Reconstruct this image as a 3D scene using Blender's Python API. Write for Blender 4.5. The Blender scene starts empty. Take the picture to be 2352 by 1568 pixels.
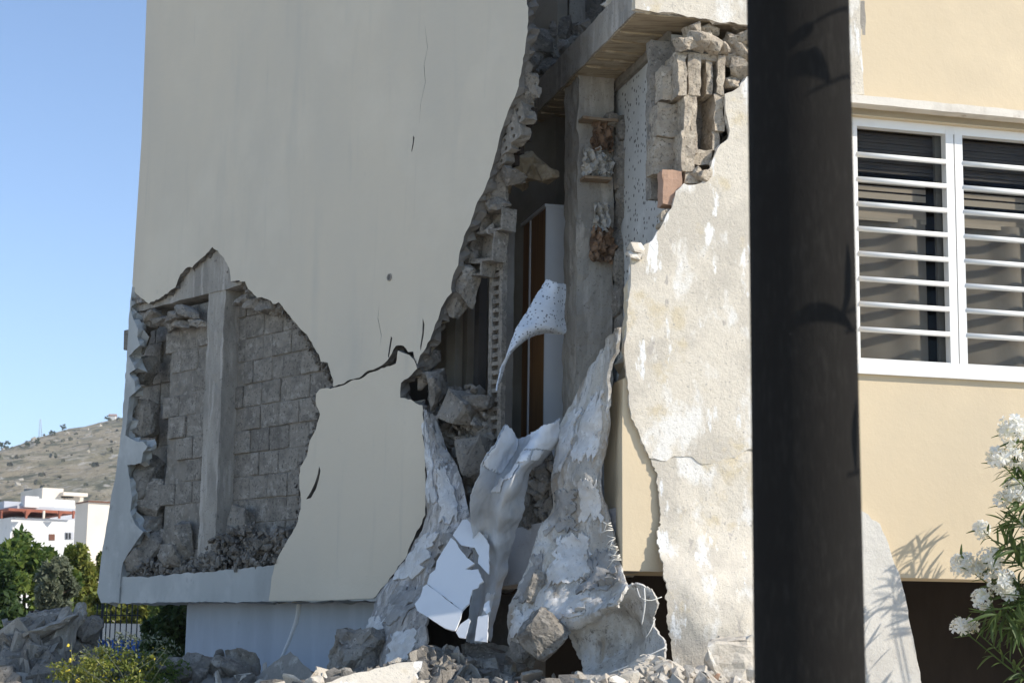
import bpy, bmesh, math, random
import numpy as np
from mathutils import Vector, Matrix, noise as mnoise
from mathutils.geometry import tessellate_polygon

random.seed(7)
rng = np.random.default_rng(7)
sc = bpy.context.scene
COL = sc.collection

# ------------------------------------------------------------------ camera
F = 4188.0                      # focal length in pixels of a 2352 px wide frame
PITCH, ROLL = math.radians(9.25), 0.015
EYE = Vector((0, 0, 1.6))
fwd = Vector((0, math.cos(PITCH), math.sin(PITCH)))
r0 = Vector((1, 0, 0)); u0 = Vector((0, -math.sin(PITCH), math.cos(PITCH)))
rgt = r0 * math.cos(ROLL) + u0 * math.sin(ROLL)
upv = u0 * math.cos(ROLL) - r0 * math.sin(ROLL)
cam_d = bpy.data.cameras.new('camera'); cam = bpy.data.objects.new('camera', cam_d); COL.objects.link(cam)
cam_d.sensor_width = 36.0; cam_d.lens = F / 2352 * 36.0
cam_d.clip_start = 0.05; cam_d.clip_end = 6000
cam_d.dof.use_dof = True; cam_d.dof.focus_distance = 11.4; cam_d.dof.aperture_fstop = 10
cam.matrix_world = Matrix(((rgt.x, upv.x, -fwd.x, EYE.x), (rgt.y, upv.y, -fwd.y, EYE.y),
                           (rgt.z, upv.z, -fwd.z, EYE.z), (0, 0, 0, 1)))
sc.camera = cam

# ------------------------------------------------------------------ light
SUN_A, SUN_E = math.radians(66), math.radians(35)      # from straight behind the camera towards the right; height
sdir = Vector((math.sin(SUN_A) * math.cos(SUN_E), -math.cos(SUN_A) * math.cos(SUN_E), math.sin(SUN_E)))
w = bpy.data.worlds.new('World'); sc.world = w; w.use_nodes = True
nt = w.node_tree; nt.nodes.clear()
wo = nt.nodes.new('ShaderNodeOutputWorld'); bg = nt.nodes.new('ShaderNodeBackground')
sky = nt.nodes.new('ShaderNodeTexSky'); sky.sky_type = 'NISHITA'; sky.sun_disc = False
sky.sun_elevation = SUN_E; sky.sun_rotation = math.atan2(sdir.x, sdir.y)
sky.air_density = 0.8; sky.dust_density = 0.0; sky.ozone_density = 2.2; sky.altitude = 400
bg.inputs[1].default_value = 0.12
nt.links.new(sky.outputs[0], bg.inputs[0]); nt.links.new(bg.outputs[0], wo.inputs[0])
sl = bpy.data.lights.new('sun', 'SUN'); so = bpy.data.objects.new('sun', sl); COL.objects.link(so)
sl.energy = 3.15; sl.angle = math.radians(0.53); sl.color = (1, 0.93, 0.82)
so.rotation_euler = sdir.to_track_quat('Z', 'Y').to_euler()
so.location = (8, -6, 12)
sc.view_settings.view_transform = 'Standard'; sc.view_settings.look = 'None'
sc.view_settings.exposure = 0.86; sc.view_settings.gamma = 1.0

# ------------------------------------------------------------------ helpers: rays and planes
def ray(x, y):
    return fwd * F + rgt * (x - 1176) - upv * (y - 784)
def at(x, y, d):
    return EYE + ray(x, y) * (d / F)
class Pl:
    def __init__(s, o, n):
        s.o = Vector(o); s.n = Vector(n).normalized()
        z = Vector((0, 0, 1))
        s.e1 = (z.cross(s.n)).normalized() if abs(s.n.z) < .98 else Vector((1, 0, 0))
        s.e2 = s.n.cross(s.e1).normalized()
    def at(s, x, y, off=0.0):
        d = ray(x, y); o = s.o + s.n * off
        return EYE + d * ((o - EYE).dot(s.n) / d.dot(s.n))
    def uv(s, p):
        q = p - s.o; return (q.dot(s.e1), q.dot(s.e2))
    def p3(s, u, v, off=0.0):
        return s.o + s.e1 * u + s.e2 * v + s.n * off
ZV = Vector((0, 0, 1))
C0 = at(1430, 1310, 10.7)
aL = math.radians(40.0); uL = Vector((-math.sin(aL), math.cos(aL), 0)); nL = Vector((-math.cos(aL), -math.sin(aL), 0))
aR = math.radians(75.6); uR = Vector((math.sin(aR), math.cos(aR), 0)); nR = Vector((math.cos(aR), -math.sin(aR), 0))
L = Pl(C0, nL); R = Pl(C0, nR)
def S(a): return Pl(C0 + uR * a, -uR)
def Rb(s): return Pl(C0 - nR * s, nR)
def H(z): return Pl((0, 0, z), (0, 0, -1))
def ua(p): return (p - C0).dot(uR)          # along the sunlit front
def sb(p): return -(p - C0).dot(nR)         # behind the sunlit front
def ul(p): return (p - C0).dot(uL)          # along the shaded front
ZB = C0.z                                    # underside of the raised ground floor

# ------------------------------------------------------------------ helpers: materials
def srgb(r, g, b):
    f = lambda c: (c / 255 / 12.92) if c / 255 <= .04045 else ((c / 255 + .055) / 1.055) ** 2.4
    return (f(r), f(g), f(b))
MATS = {}
def surf(name, col, layers=(), bump=(), rough=.9, rand=0.0, spec=.25, extra=None, alpha=None):
    """layers: (colour, scale xyz, lo, hi[, detail]); bump: (scale, strength, distance)"""
    m = bpy.data.materials.new(name); m.use_nodes = True
    n = m.node_tree.nodes; l = m.node_tree.links; b = n['Principled BSDF']
    b.inputs['Roughness'].default_value = rough; b.inputs['Specular IOR Level'].default_value = spec
    tc = n.new('ShaderNodeTexCoord'); oi = n.new('ShaderNodeObjectInfo')
    add = n.new('ShaderNodeVectorMath'); add.operation = 'MULTIPLY_ADD'
    cr = n.new('ShaderNodeCombineXYZ')
    for k in range(3): l.new(oi.outputs['Random'], cr.inputs[k])
    l.new(cr.outputs[0], add.inputs[0]); add.inputs[1].default_value = (37, 17, 23) ; l.new(tc.outputs['Object'], add.inputs[2])
    def nz(scale, detail=8, rg=.62):
        mp = n.new('ShaderNodeMapping'); s = scale if isinstance(scale, tuple) else (scale,) * 3
        mp.inputs['Scale'].default_value = s; l.new(add.outputs[0], mp.inputs[0])
        t = n.new('ShaderNodeTexNoise'); t.inputs['Scale'].default_value = 1; t.inputs['Detail'].default_value = detail
        t.inputs['Roughness'].default_value = rg; l.new(mp.outputs[0], t.inputs['Vector']); return t.outputs['Fac']
    rgb = n.new('ShaderNodeRGB'); rgb.outputs[0].default_value = (*col, 1); cur = rgb.outputs[0]
    for ly in layers:
        c2, scl, lo, hi = ly[:4]
        f = nz(scl, ly[4] if len(ly) > 4 else 8)
        mr = n.new('ShaderNodeMapRange'); mr.inputs[1].default_value = lo; mr.inputs[2].default_value = hi
        mr.inputs[4].default_value = ly[5] if len(ly) > 5 else 1.0
        l.new(f, mr.inputs[0])
        mx = n.new('ShaderNodeMix'); mx.data_type = 'RGBA'; l.new(mr.outputs[0], mx.inputs[0]); l.new(cur, mx.inputs[6])
        mx.inputs[7].default_value = (*c2, 1); cur = mx.outputs[2]
    if rand:
        hs = n.new('ShaderNodeHueSaturation'); mr = n.new('ShaderNodeMapRange')
        mr.inputs[3].default_value = 1 - rand; mr.inputs[4].default_value = 1 + rand
        l.new(oi.outputs['Random'], mr.inputs[0]); l.new(mr.outputs[0], hs.inputs['Value']); l.new(cur, hs.inputs['Color']); cur = hs.outputs[0]
    if extra: cur = extra(n, l, cur, add.outputs[0]) or cur
    l.new(cur, b.inputs['Base Color'])
    prev = None
    for scl, st, dist in bump:
        f = nz(scl, 10, .7); bp = n.new('ShaderNodeBump'); bp.inputs['Strength'].default_value = st; bp.inputs['Distance'].default_value = dist
        l.new(f, bp.inputs['Height'])
        if prev: l.new(prev, bp.inputs['Normal'])
        prev = bp.outputs[0]
    if prev: l.new(prev, b.inputs['Normal'])
    MATS[name] = m; return m

def dots(scale, col, thr):
    def ex(n, l, cur, vec):
        v = n.new('ShaderNodeTexVoronoi'); v.inputs['Scale'].default_value = scale; v.inputs['Randomness'].default_value = .75
        l.new(vec, v.inputs['Vector'])
        mr = n.new('ShaderNodeMapRange'); mr.inputs[1].default_value = thr; mr.inputs[2].default_value = thr * .7; l.new(v.outputs['Distance'], mr.inputs[0])
        mx = n.new('ShaderNodeMix'); mx.data_type = 'RGBA'; l.new(mr.outputs[0], mx.inputs[0]); l.new(cur, mx.inputs[6]); mx.inputs[7].default_value = (*col, 1)
        return mx.outputs[2]
    return ex

PB = (.63, .515, .35)
m_beige = surf('beige_plaster', PB, [((.55, .46, .33), (.5, .5, .25), .45, .75), ((.68, .56, .385), 1.3, .5, .8), ((.42, .37, .29), (14, 14, 1.6), .66, .85, 6, .35), ((.40, .36, .29), 9, .68, .8, 10, .5)],
               [(2.0, .12, .05), (60, .14, .006), (9, .14, .02)], .88)
m_shade = surf('shaded_beige_plaster', (.67, .585, .455), [((.58, .525, .43), (.45, .45, .2), .42, .72), ((.71, .63, .50), 1.1, .5, .8), ((.46, .425, .36), (11, 11, .7), .60, .82, 6, .45), ((.43, .40, .34), 7, .68, .78, 10, .5), ((.50, .47, .40), (2.5, 2.5, .35), .56, .75, 8, .5), ((.36, .34, .29), 40, .68, .76, 6, .5)],
               [(1.4, .2, .08), (55, .25, .006), (6, .2, .02)], .9)  # shaded copy of the beige plaster, colour lifted to stand in for bounce light
m_white = surf('stripped_render', (.66, .60, .50), [((.55, .50, .42), 2.2, .47, .58), ((.76, .73, .67), (4, 4, 2), .53, .60), ((.60, .52, .38), 3.7, .58, .66), ((.80, .79, .76), (8, 8, 2.5), .60, .64), ((.45, .41, .36), (9, 9, 5), .63, .67), ((.38, .35, .31), 60, .60, .68)],
               [(8, .35, .03), (40, .5, .014), (140, .5, .006)], .95)
m_sheet = surf('torn_render', (0.557, 0.515, 0.465), [((0.378, 0.355, 0.332), (4, 4, 1.4), .46, .56), ((0.714, 0.670, 0.617), (9, 9, 2.2), .50, .58), ((0.399, 0.350, 0.294), (11, 11, 3), .56, .64), ((0.714, 0.680, 0.655), (22, 22, 5), .55, .63), ((0.231, 0.215, 0.199), (40, 40, 9), .57, .66), ((0.189, 0.175, 0.162), 90, .60, .67)],
               [(9, .5, .03), (36, .8, .016), (120, .6, .006)], .95)
m_blue = surf('lime_plaster', (0.445, 0.450, 0.427), [((0.339, 0.340, 0.323), (2, 2, .8), .45, .7), ((0.551, 0.550, 0.522), 2.6, .5, .7), ((0.265, 0.260, 0.247), 7, .64, .75)], [(12, .35, .02), (60, .3, .006)], .95)
m_conc = surf('concrete', (0.378, 0.345, 0.295), [((0.284, 0.260, 0.225), (4, 4, 1.6), .46, .60), ((0.473, 0.430, 0.375), (14, 14, 2.2), .52, .64), ((0.200, 0.185, 0.160), 22, .60, .70), ((0.158, 0.145, 0.127), 70, .60, .68)],
              [(10, .4, .02), (50, .45, .01), (160, .3, .004)], .95)
m_dkconc = surf('dark_concrete', (0.179, 0.165, 0.145), [((0.126, 0.115, 0.103), 3, .45, .65), ((0.252, 0.230, 0.201), 8, .55, .72)], [(12, .5, .02), (60, .5, .01)], .95)
m_block = surf('cinder_block', (0.284, 0.255, 0.215), [((0.200, 0.180, 0.154), 7, .45, .60), ((0.357, 0.325, 0.281), (10, 10, 16), .53, .64), ((0.126, 0.115, 0.098), 48, .54, .64), ((0.399, 0.365, 0.318), 26, .60, .68)],
               [(22, .6, .02), (80, .9, .010)], .97, rand=.13)
m_pale = surf('pale_block', (0.483, 0.410, 0.318), [((0.378, 0.320, 0.253), 9, .46, .60), ((0.588, 0.510, 0.403), 16, .53, .62), ((0.210, 0.180, 0.141), 55, .55, .64)], [(22, .6, .02), (70, 1.0, .012)], .97, rand=.10)
m_mortar = surf('mortar', (0.284, 0.255, 0.215), [((0.210, 0.190, 0.160), 9, .45, .62), ((0.378, 0.340, 0.291), 20, .54, .66)], [(25, .8, .02), (90, .7, .008)], .97)
m_soffit = surf('board_marked_concrete', (.42, .34, .23), [((.28, .22, .145), (4, 22, 4), .48, .62), ((.50, .42, .31), (7, 7, 7), .55, .68)], [((2, 30, 2), .5, .02), (50, .4, .008)], .95)
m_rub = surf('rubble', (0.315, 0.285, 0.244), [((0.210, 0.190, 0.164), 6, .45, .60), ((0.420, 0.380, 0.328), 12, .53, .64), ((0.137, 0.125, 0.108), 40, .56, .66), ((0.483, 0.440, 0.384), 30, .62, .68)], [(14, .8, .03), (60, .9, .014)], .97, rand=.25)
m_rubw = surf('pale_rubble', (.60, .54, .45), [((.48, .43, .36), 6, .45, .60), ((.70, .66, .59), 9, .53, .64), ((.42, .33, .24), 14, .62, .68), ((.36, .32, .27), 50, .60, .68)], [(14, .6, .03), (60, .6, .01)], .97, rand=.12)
m_dust = surf('dusty_earth', (.36, .33, .285), [((.28, .26, .225), 1.2, .45, .65), ((.44, .41, .36), 5, .55, .70)], [(6, .8, .06), (30, .7, .02)], .98)
m_spot = surf('spotted_plaster', (.52, .52, .50), [((.40, .40, .39), 2.2, .48, .7), ((.60, .60, .58), 5, .55, .7)], [(30, .3, .008)], .9, extra=dots(21, (.13, .125, .12), .28))
m_flap = surf('spotted_sheet', (.66, .68, .70), [((.56, .58, .60), 3, .48, .7)], [(30, .2, .006)], .85, extra=dots(40, (.20, .20, .21), .30))
m_wht = surf('white_board', (.74, .75, .76), [((.66, .67, .68), 3, .5, .75), ((.5, .5, .5), (20, 20, 20), .70, .78)], [(60, .12, .004)], .75)
m_mesh = surf('reinforcing_cloth', (.50, .52, .54), [((.40, .42, .44), (3, 3, 2), .45, .65), ((.60, .62, .64), (6, 6, 2), .55, .72)], [((14, 14, 3), .3, .02), (260, .3, .002)], .9)
m_paint = surf('white_paint', (.78, .77, .74), [((.68, .67, .64), 4, .55, .8)], [(20, .05, .004)], .45, spec=.4)
m_shelf = surf('weathered_stone', (.68, .63, .55), [((.52, .47, .4), 5, .5, .7), ((.40, .33, .25), 11, .66, .76)], [(30, .3, .008)], .85)
m_steel = surf('dark_pole_paint', (.018, .0168, .0152), [((.025, .0233, .021), (120, 120, 30), .48, .66), ((.018, .0165, .015), 14, .45, .62), ((.14, .13, .11), (26, 26, 18), .745, .78)], [((140, 140, 40), .5, .004), (12, .12, .008)], .85, spec=.03)
m_void = surf('shade_black', (.035, .026, .02), [((.02, .015, .012), (2, 2, .6), .45, .65)], [(12, .3, .02)], .9)  # near-black colour that stands in for shade in unlit hollows
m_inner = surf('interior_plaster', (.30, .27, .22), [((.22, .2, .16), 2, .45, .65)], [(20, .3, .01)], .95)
m_pink = surf('terracotta', (.42, .27, .19), [((.5, .36, .27), 6, .5, .7), ((.3, .18, .12), 14, .62, .72)], [(30, .5, .01)], .95)
m_wood = surf('brown_veneer', (.30, .155, .06), [((.22, .105, .04), (18, 18, 1.2), .45, .65), ((.38, .21, .09), (30, 30, 1.5), .55, .7)], [((40, 40, 2), .15, .004)], .55)
m_cab = surf('cabinet_white', (.68, .69, .70), [((.60, .61, .62), 2, .5, .75)], [], .5)
m_slat = surf('raw_wood', (.27, .20, .135), [((.25, .16, .09), (20, 20, 20), .5, .7)], [(30, .4, .01)], .9)
m_rag1 = surf('rust_rag', (.24, .155, .10), [((.11, .07, .045), 12, .46, .56), ((.40, .34, .27), 7, .6, .7)], [(40, .4, .01)], .95)
m_rag2 = surf('grey_rag', (.46, .44, .40), [((.3, .27, .22), 8, .48, .6), ((.62, .63, .64), 6, .58, .66), ((.18, .13, .08), 14, .66, .74)], [(40, .4, .01)], .95)
m_fibre = surf('glass_fibre', (.68, .66, .60), [], [], .8)
m_bluecloth = surf('blue_cloth', (.03, .035, .12), [((.35, .36, .42), 14, .60, .68)], [], .9)

# ------------------------------------------------------------------ helpers: meshes and things
def mesh_obj(name, V, Fc, mat, parent=None, smooth=False):
    me = bpy.data.meshes.new(name); me.from_pydata([tuple(v) for v in V], [], [tuple(int(i) for i in f) for f in Fc]); me.update()
    return link(name, me, mat, parent, smooth)
def link(name, me, mat, parent=None, smooth=False):
    if mat and not me.materials: me.materials.append(mat)
    if smooth:
        me.polygons.foreach_set('use_smooth', [True] * len(me.polygons))
    o = bpy.data.objects.new(name, me); COL.objects.link(o)
    if parent: attach(o, parent)
    return o
WORLDM = {}
def wm(o):
    m = Matrix.LocRotScale(o.location, o.rotation_euler, o.scale)
    return (wm(o.parent) @ o.matrix_parent_inverse @ m) if o.parent else m
def attach(o, parent):
    o.parent = parent; o.matrix_parent_inverse = wm(parent).inverted()
def tag(o, label, cat=None, group=None, kind=None):
    o['label'] = label
    if cat: o['category'] = cat
    if group: o['group'] = group
    if kind: o['kind'] = kind
    return o
def thing(name, loc, label, cat, group=None):
    o = bpy.data.objects.new(name, None); COL.objects.link(o); o.location = loc; o.empty_display_size = .2
    return tag(o, label, cat, group)
def struct(o):
    o['kind'] = 'structure'; return o
def recentre(o):
    """put the origin of a mesh built in world space at the middle of its base"""
    me = o.data; n = len(me.vertices); co = np.empty(n * 3); me.vertices.foreach_get('co', co); co = co.reshape(-1, 3)
    c = (co.min(0) + co.max(0)) / 2; c[2] = co[:, 2].min(); co -= c
    me.vertices.foreach_set('co', co.ravel()); me.update(); o.location = Vector(c)
    return o
def fr(x, y, z, sc_=1.0, oct_=4):
    return mnoise.fractal(Vector((x * sc_, y * sc_, z * sc_)), 1.0, 2.0, oct_)
def jag2d(pts, step, amp, seed, straight=()):
    out = []; n = len(pts)
    for i in range(n):
        a = pts[i]; b = pts[(i + 1) % n]
        if i in straight: out.append(a); continue
        d = math.hypot(b[0] - a[0], b[1] - a[1]); k = max(1, int(d / step))
        nx, ny = -(b[1] - a[1]) / (d + 1e-9), (b[0] - a[0]) / (d + 1e-9)
        for j in range(k):
            t = j / k; x = a[0] + (b[0] - a[0]) * t; y = a[1] + (b[1] - a[1]) * t
            w_ = 1.0 if j else .4
            q = amp * w_ * (fr(x * 9 + seed, y * 9, seed, 1.0, 4) + .5 * random.uniform(-1, 1))
            out.append((x + nx * q, y + ny * q))
    return out
def plate2(name, pl, pts, off, thick, mat, parent=None, holes=(), step=.035, amp=.012, straight=(), back=.02, rings=2, seed=None, edge=None):
    """a slab with torn edges; pts in the plane's own metres"""
    seed = seed if seed is not None else random.uniform(0, 90)
    loops = [jag2d(pts, step, amp, seed, straight) if amp else list(pts)] + [list(h) for h in holes]
    flat = [Vector((p[0], p[1], 0)) for lp in loops for p in lp]
    tris = tessellate_polygon([[Vector((p[0], p[1], 0)) for p in lp] for lp in loops])
    N = len(flat); V = []; Fc = []
    # outward sign of the first loop
    A = sum(loops[0][i][0] * loops[0][(i + 1) % len(loops[0])][1] - loops[0][(i + 1) % len(loops[0])][0] * loops[0][i][1] for i in range(len(loops[0])))
    sg = 1 if A > 0 else -1
    for r in range(rings + 1):
        f = r / rings
        for li, lp in enumerate(loops):
            n = len(lp)
            for i, p in enumerate(lp):
                q = (0, 0)
                if li == 0 and r > 0 and amp:
                    a = lp[i - 1]; b = lp[(i + 1) % n]; dx, dy = b[0] - a[0], b[1] - a[1]; d = math.hypot(dx, dy) + 1e-9
                    k = back * f * (.3 + random.uniform(-.9, 1.3)) * sg
                    q = (dy / d * -k * -1 * -1, -dx / d * -k * -1 * -1)
                V.append(pl.p3(p[0] + q[0], p[1] + q[1], off - thick * f))
    e12 = pl.e1.cross(pl.e2).dot(pl.n)
    for t in tris:
        a, b, c = t
        area = (flat[b].x - flat[a].x) * (flat[c].y - flat[a].y) - (flat[c].x - flat[a].x) * (flat[b].y - flat[a].y)
        if area * e12 < 0: a, b, c = a, c, b
        Fc.append((a, b, c)); Fc.append((N * rings + a, N * rings + c, N * rings + b))
    base = 0
    for li, lp in enumerate(loops):
        n = len(lp)
        Ai = sum(lp[i][0] * lp[(i + 1) % n][1] - lp[(i + 1) % n][0] * lp[i][1] for i in range(n)) * e12
        flip = (Ai < 0) ^ (li > 0)
        for r in range(rings):
            for i in range(n):
                a = r * N + base + i; b = r * N + base + (i + 1) % n; c = b + N; d = a + N
                Fc.append((a, d, c, b) if not flip else (a, b, c, d))
        base += n
    o = mesh_obj(name, V, Fc, mat, parent)
    if edge:
        o.data.materials.append(edge); k = 2 * len(tris); o.data.polygons.foreach_set('material_index', [0] * k + [1] * (len(Fc) - k))
    return o
def plate(name, pl, px, off, thick, mat, parent=None, **k):
    hs = [[pl.uv(pl.at(x, y, off)) for x, y in h] for h in k.pop('holes', ())]
    return plate2(name, pl, [pl.uv(pl.at(x, y, off)) for x, y in px], off, thick, mat, parent, holes=hs, **k)
def box(name, o, ax, rng_, mat, parent=None, rough=0.0, n=(1, 1, 1), fs=6.0, bev=0.0):
    """axis box in any frame; optional uneven faces"""
    (x0, x1), (y0, y1), (z0, z1) = rng_
    bm = bmesh.new(); nx, ny, nz = n
    idx = {}
    def vert(i, j, k):
        if (i, j, k) not in idx:
            p = o + ax[0] * (x0 + (x1 - x0) * i / nx) + ax[1] * (y0 + (y1 - y0) * j / ny) + ax[2] * (z0 + (z1 - z0) * k / nz)
            if rough:
                v = mnoise.noise_vector(p * fs) * rough + mnoise.noise_vector(p * fs * 3.1) * rough * .5
                p = p + v
            idx[(i, j, k)] = bm.verts.new(p)
        return idx[(i, j, k)]
    for i in range(nx):
        for j in range(ny):
            for k in (0, nz): bm.faces.new([vert(i, j, k), vert(i + 1, j, k), vert(i + 1, j + 1, k), vert(i, j + 1, k)])
    for i in range(nx):
        for k in range(nz):
            for j in (0, ny): bm.faces.new([vert(i, j, k), vert(i + 1, j, k), vert(i + 1, j, k + 1), vert(i, j, k + 1)])
    for j in range(ny):
        for k in range(nz):
            for i in (0, nx): bm.faces.new([vert(i, j, k), vert(i, j + 1, k), vert(i, j + 1, k + 1), vert(i, j, k + 1)])
    if bev:
        bmesh.ops.bevel(bm, geom=[e for e in bm.edges if len(e.link_faces) == 2 and e.link_faces[0].normal.dot(e.link_faces[1].normal) < .5] if False else bm.edges[:], offset=bev, segments=1, affect='EDGES', clamp_overlap=True)
    bmesh.ops.recalc_face_normals(bm, faces=bm.faces[:])
    me = bpy.data.meshes.new(name); bm.to_mesh(me); bm.free()
    return link(name, me, mat, parent)
def cmr(P, n):
    """Catmull-Rom resample along axis 0"""
    P = np.asarray(P, float); m = len(P); Q = np.concatenate([[2 * P[0] - P[1]], P, [2 * P[-1] - P[-2]]])
    out = []
    for t in np.linspace(0, m - 1, n):
        i = min(int(t), m - 2); f = t - i; a, b, c, d = Q[i], Q[i + 1], Q[i + 2], Q[i + 3]
        out.append(.5 * ((2 * b) + (-a + c) * f + (2 * a - 5 * b + 4 * c - d) * f * f + (-a + 3 * b - 3 * c + d) * f ** 3))
    return np.array(out)
class Sheet:
    """a torn, curved sheet through rows of control points"""
    def __init__(s, rows, res=64):
        W = np.array([[list(p) for p in r] for r in rows])
        s.G = np.array([cmr(r, res) for r in cmr(W, res)]); s.res = res
    def ev(s, u, v):
        n = s.res - 1; x = min(max(u, 0), 1) * n; y = min(max(v, 0), 1) * n; i = min(int(x), n - 1); j = min(int(y), n - 1); f = x - i; g = y - j
        G = s.G; return (G[j, i] * (1 - f) + G[j, i + 1] * f) * (1 - g) + (G[j + 1, i] * (1 - f) + G[j + 1, i + 1] * f) * g
    def build(s, name, mat, parent=None, nu=40, nv=60, thick=.02, amp=.015, fs=4.0, rag=.02, ragsides='lrtb', seed=0.0, region=None, lift=0.0, smooth=True, crease=0.0, fuzz=.35, rfreq=14):
        P = np.zeros((nv + 1, nu + 1, 3)); lo = lambda t, k: rag * (fr(t * rfreq + k * 7 + seed + (region[0] * 40 if region else 0), k * 3.3, seed, 1, 4 if rfreq > 8 else 3) + random.uniform(-fuzz, fuzz))
        U0, U1, V0, V1 = region or (0, 1, 0, 1)
        l_ = [lo(j / nv, 1) if 'l' in ragsides else 0 for j in range(nv + 1)]; r_ = [lo(j / nv, 2) if 'r' in ragsides else 0 for j in range(nv + 1)]
        t_ = [lo(i / nu, 3) if 't' in ragsides else 0 for i in range(nu + 1)]; b_ = [lo(i / nu, 4) if 'b' in ragsides else 0 for i in range(nu + 1)]
        for j in range(nv + 1):
            for i in range(nu + 1):
                a = i / nu; c = j / nv
                u = U0 + (U1 - U0) * (abs(l_[j]) + a * (1 - abs(l_[j]) - abs(r_[j]))); v = V0 + (V1 - V0) * (abs(t_[i]) + c * (1 - abs(t_[i]) - abs(b_[i])))
                P[j, i] = s.ev(u, v)
        du = np.gradient(P, axis=1); dv = np.gradient(P, axis=0); N = np.cross(du, dv); N /= (np.linalg.norm(N, axis=2, keepdims=True) + 1e-9)
        view = P - np.array(EYE)
        sg = np.where((N * view).sum(2) > 0, -1.0, 1.0); sg = 1.0 if sg.mean() > 0 else -1.0
        N *= sg
        D = np.zeros((nv + 1, nu + 1))
        for j in range(nv + 1):
            for i in range(nu + 1):
                x, y, z = P[j, i]; D[j, i] = fr(x + seed, y, z, fs, 4) * amp + (crease * (mnoise.ridged_multi_fractal(Vector((x * 5 + seed, y * 5, z * 4)), 1.0, 2.1, 4, 1.0, 2.0) - 1.0) if crease else 0)
        A = P + N * (D + lift)[..., None]; B = A - N * thick
        V = np.concatenate([A.reshape(-1, 3), B.reshape(-1, 3)]); M = (nv + 1) * (nu + 1); W = nu + 1; Fc = []
        for j in range(nv):
            for i in range(nu):
                a = j * W + i; q = (a, a + 1, a + 1 + W, a + W)
                if sg < 0: q = q[::-1]
                q = q[::-1] if False else q
                Fc.append(q); Fc.append(tuple(k + M for k in q[::-1]))
        def rim(a, b): Fc.append((a, b, b + M, a + M))
        for i in range(nu): rim(i + 1, i); rim(nv * W + i, nv * W + i + 1)
        for j in range(nv): rim(j * W, (j + 1) * W); rim((j + 1) * W + nu, j * W + nu)
        o = mesh_obj(name, V, Fc, mat, parent, smooth)
        bm = bmesh.new(); bm.from_mesh(o.data); bmesh.ops.recalc_face_normals(bm, faces=bm.faces[:])
        for e in bm.edges:
            if len(e.link_faces) == 2 and e.calc_face_angle(0) > .9: e.smooth = False
        bm.to_mesh(o.data); bm.free()
        return o
def hull(npts, dims, seed, sub=0, amp=0.0, boxy=.5):
    r = random.Random(seed); bm = bmesh.new()
    for _ in range(npts):
        p = Vector((r.uniform(-1, 1), r.uniform(-1, 1), r.uniform(-1, 1)))
        m = max(abs(p.x), abs(p.y), abs(p.z)); q = p / m * boxy + p.normalized() * (1 - boxy)
        bm.verts.new((q.x * dims[0], q.y * dims[1], q.z * dims[2]))
    g = bmesh.ops.convex_hull(bm, input=bm.verts[:]); bmesh.ops.delete(bm, geom=[v for v in bm.verts if not v.link_faces], context='VERTS')
    if sub:
        bmesh.ops.triangulate(bm, faces=bm.faces[:])
        bmesh.ops.subdivide_edges(bm, edges=bm.edges[:], cuts=sub, use_grid_fill=True)
        bmesh.ops.triangulate(bm, faces=bm.faces[:])
        for v in bm.verts:
            k = mnoise.noise_vector(v.co * 7 + Vector((seed, 0, 0))) * amp * .6 + mnoise.noise_vector(v.co * 19 + Vector((seed, 3, 0))) * amp * .7 + mnoise.noise_vector(v.co * 47 + Vector((seed, 9, 0))) * amp * .45
            v.co += k
    bmesh.ops.recalc_face_normals(bm, faces=bm.faces[:])
    V = np.array([v.co[:] for v in bm.verts]); bm.verts.index_update(); Fc = [[v.index for v in f.verts] for f in bm.faces]; bm.free(); return V, Fc
HLIB = [hull(13, (1, random.uniform(.55, 1), random.uniform(.35, .9)), k + 1, boxy=.9) for k in range(16)]
def rot(rx, ry, rz):
    return np.array(Matrix.Rotation(rz, 3, 'Z') @ Matrix.Rotation(ry, 3, 'Y') @ Matrix.Rotation(rx, 3, 'X'))
def debris(name, spots, mat, parent=None):
    """many small broken pieces joined: spots = (point, size)"""
    Vs = []; Fs = []; n = 0
    for p, s in spots:
        V, Fc = random.choice(HLIB); Rm = rot(*[random.uniform(0, 6.28) for _ in range(3)])
        Vs.append((V * s) @ Rm.T + np.array(p)); Fs += [tuple(i + n for i in f) for f in Fc]; n += len(V)
    return mesh_obj(name, np.concatenate(Vs), Fs, mat, parent)
def chunk(name, p, dims, mat, rotation, label=None, cat='rubble', seed=None, npts=16, sub=5, amp=.03, boxy=.95, group=None, parent=None):
    seed = seed if seed is not None else random.randint(1, 9999)
    V, Fc = hull(npts, dims, seed, sub, amp * .7, boxy)
    o = mesh_obj(name, V, Fc, mat); o.location = p; o.rotation_euler = rotation
    if parent: attach(o, parent)
    if label: tag(o, label, cat, group)
    return o
def tube(name, pts, r, mat, parent=None, seg=6, r2=None):
    pts = [Vector(p) for p in pts]; V = []; Fc = []; n = len(pts)
    for i, p in enumerate(pts):
        t = (pts[min(i + 1, n - 1)] - pts[max(i - 1, 0)]).normalized(); a = t.orthogonal().normalized(); b = t.cross(a)
        rr = r + ((r2 if r2 is not None else r) - r) * i / max(1, n - 1)
        for k in range(seg):
            th = 6.28318 * k / seg; V.append(p + (a * math.cos(th) + b * math.sin(th)) * rr)
    for i in range(n - 1):
        for k in range(seg):
            Fc.append((i * seg + k, i * seg + (k + 1) % seg, (i + 1) * seg + (k + 1) % seg, (i + 1) * seg + k))
    Fc.append(tuple(range(seg - 1, -1, -1))); Fc.append(tuple((n - 1) * seg + k for k in range(seg)))
    return mesh_obj(name, V, Fc, mat, parent, True)
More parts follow.
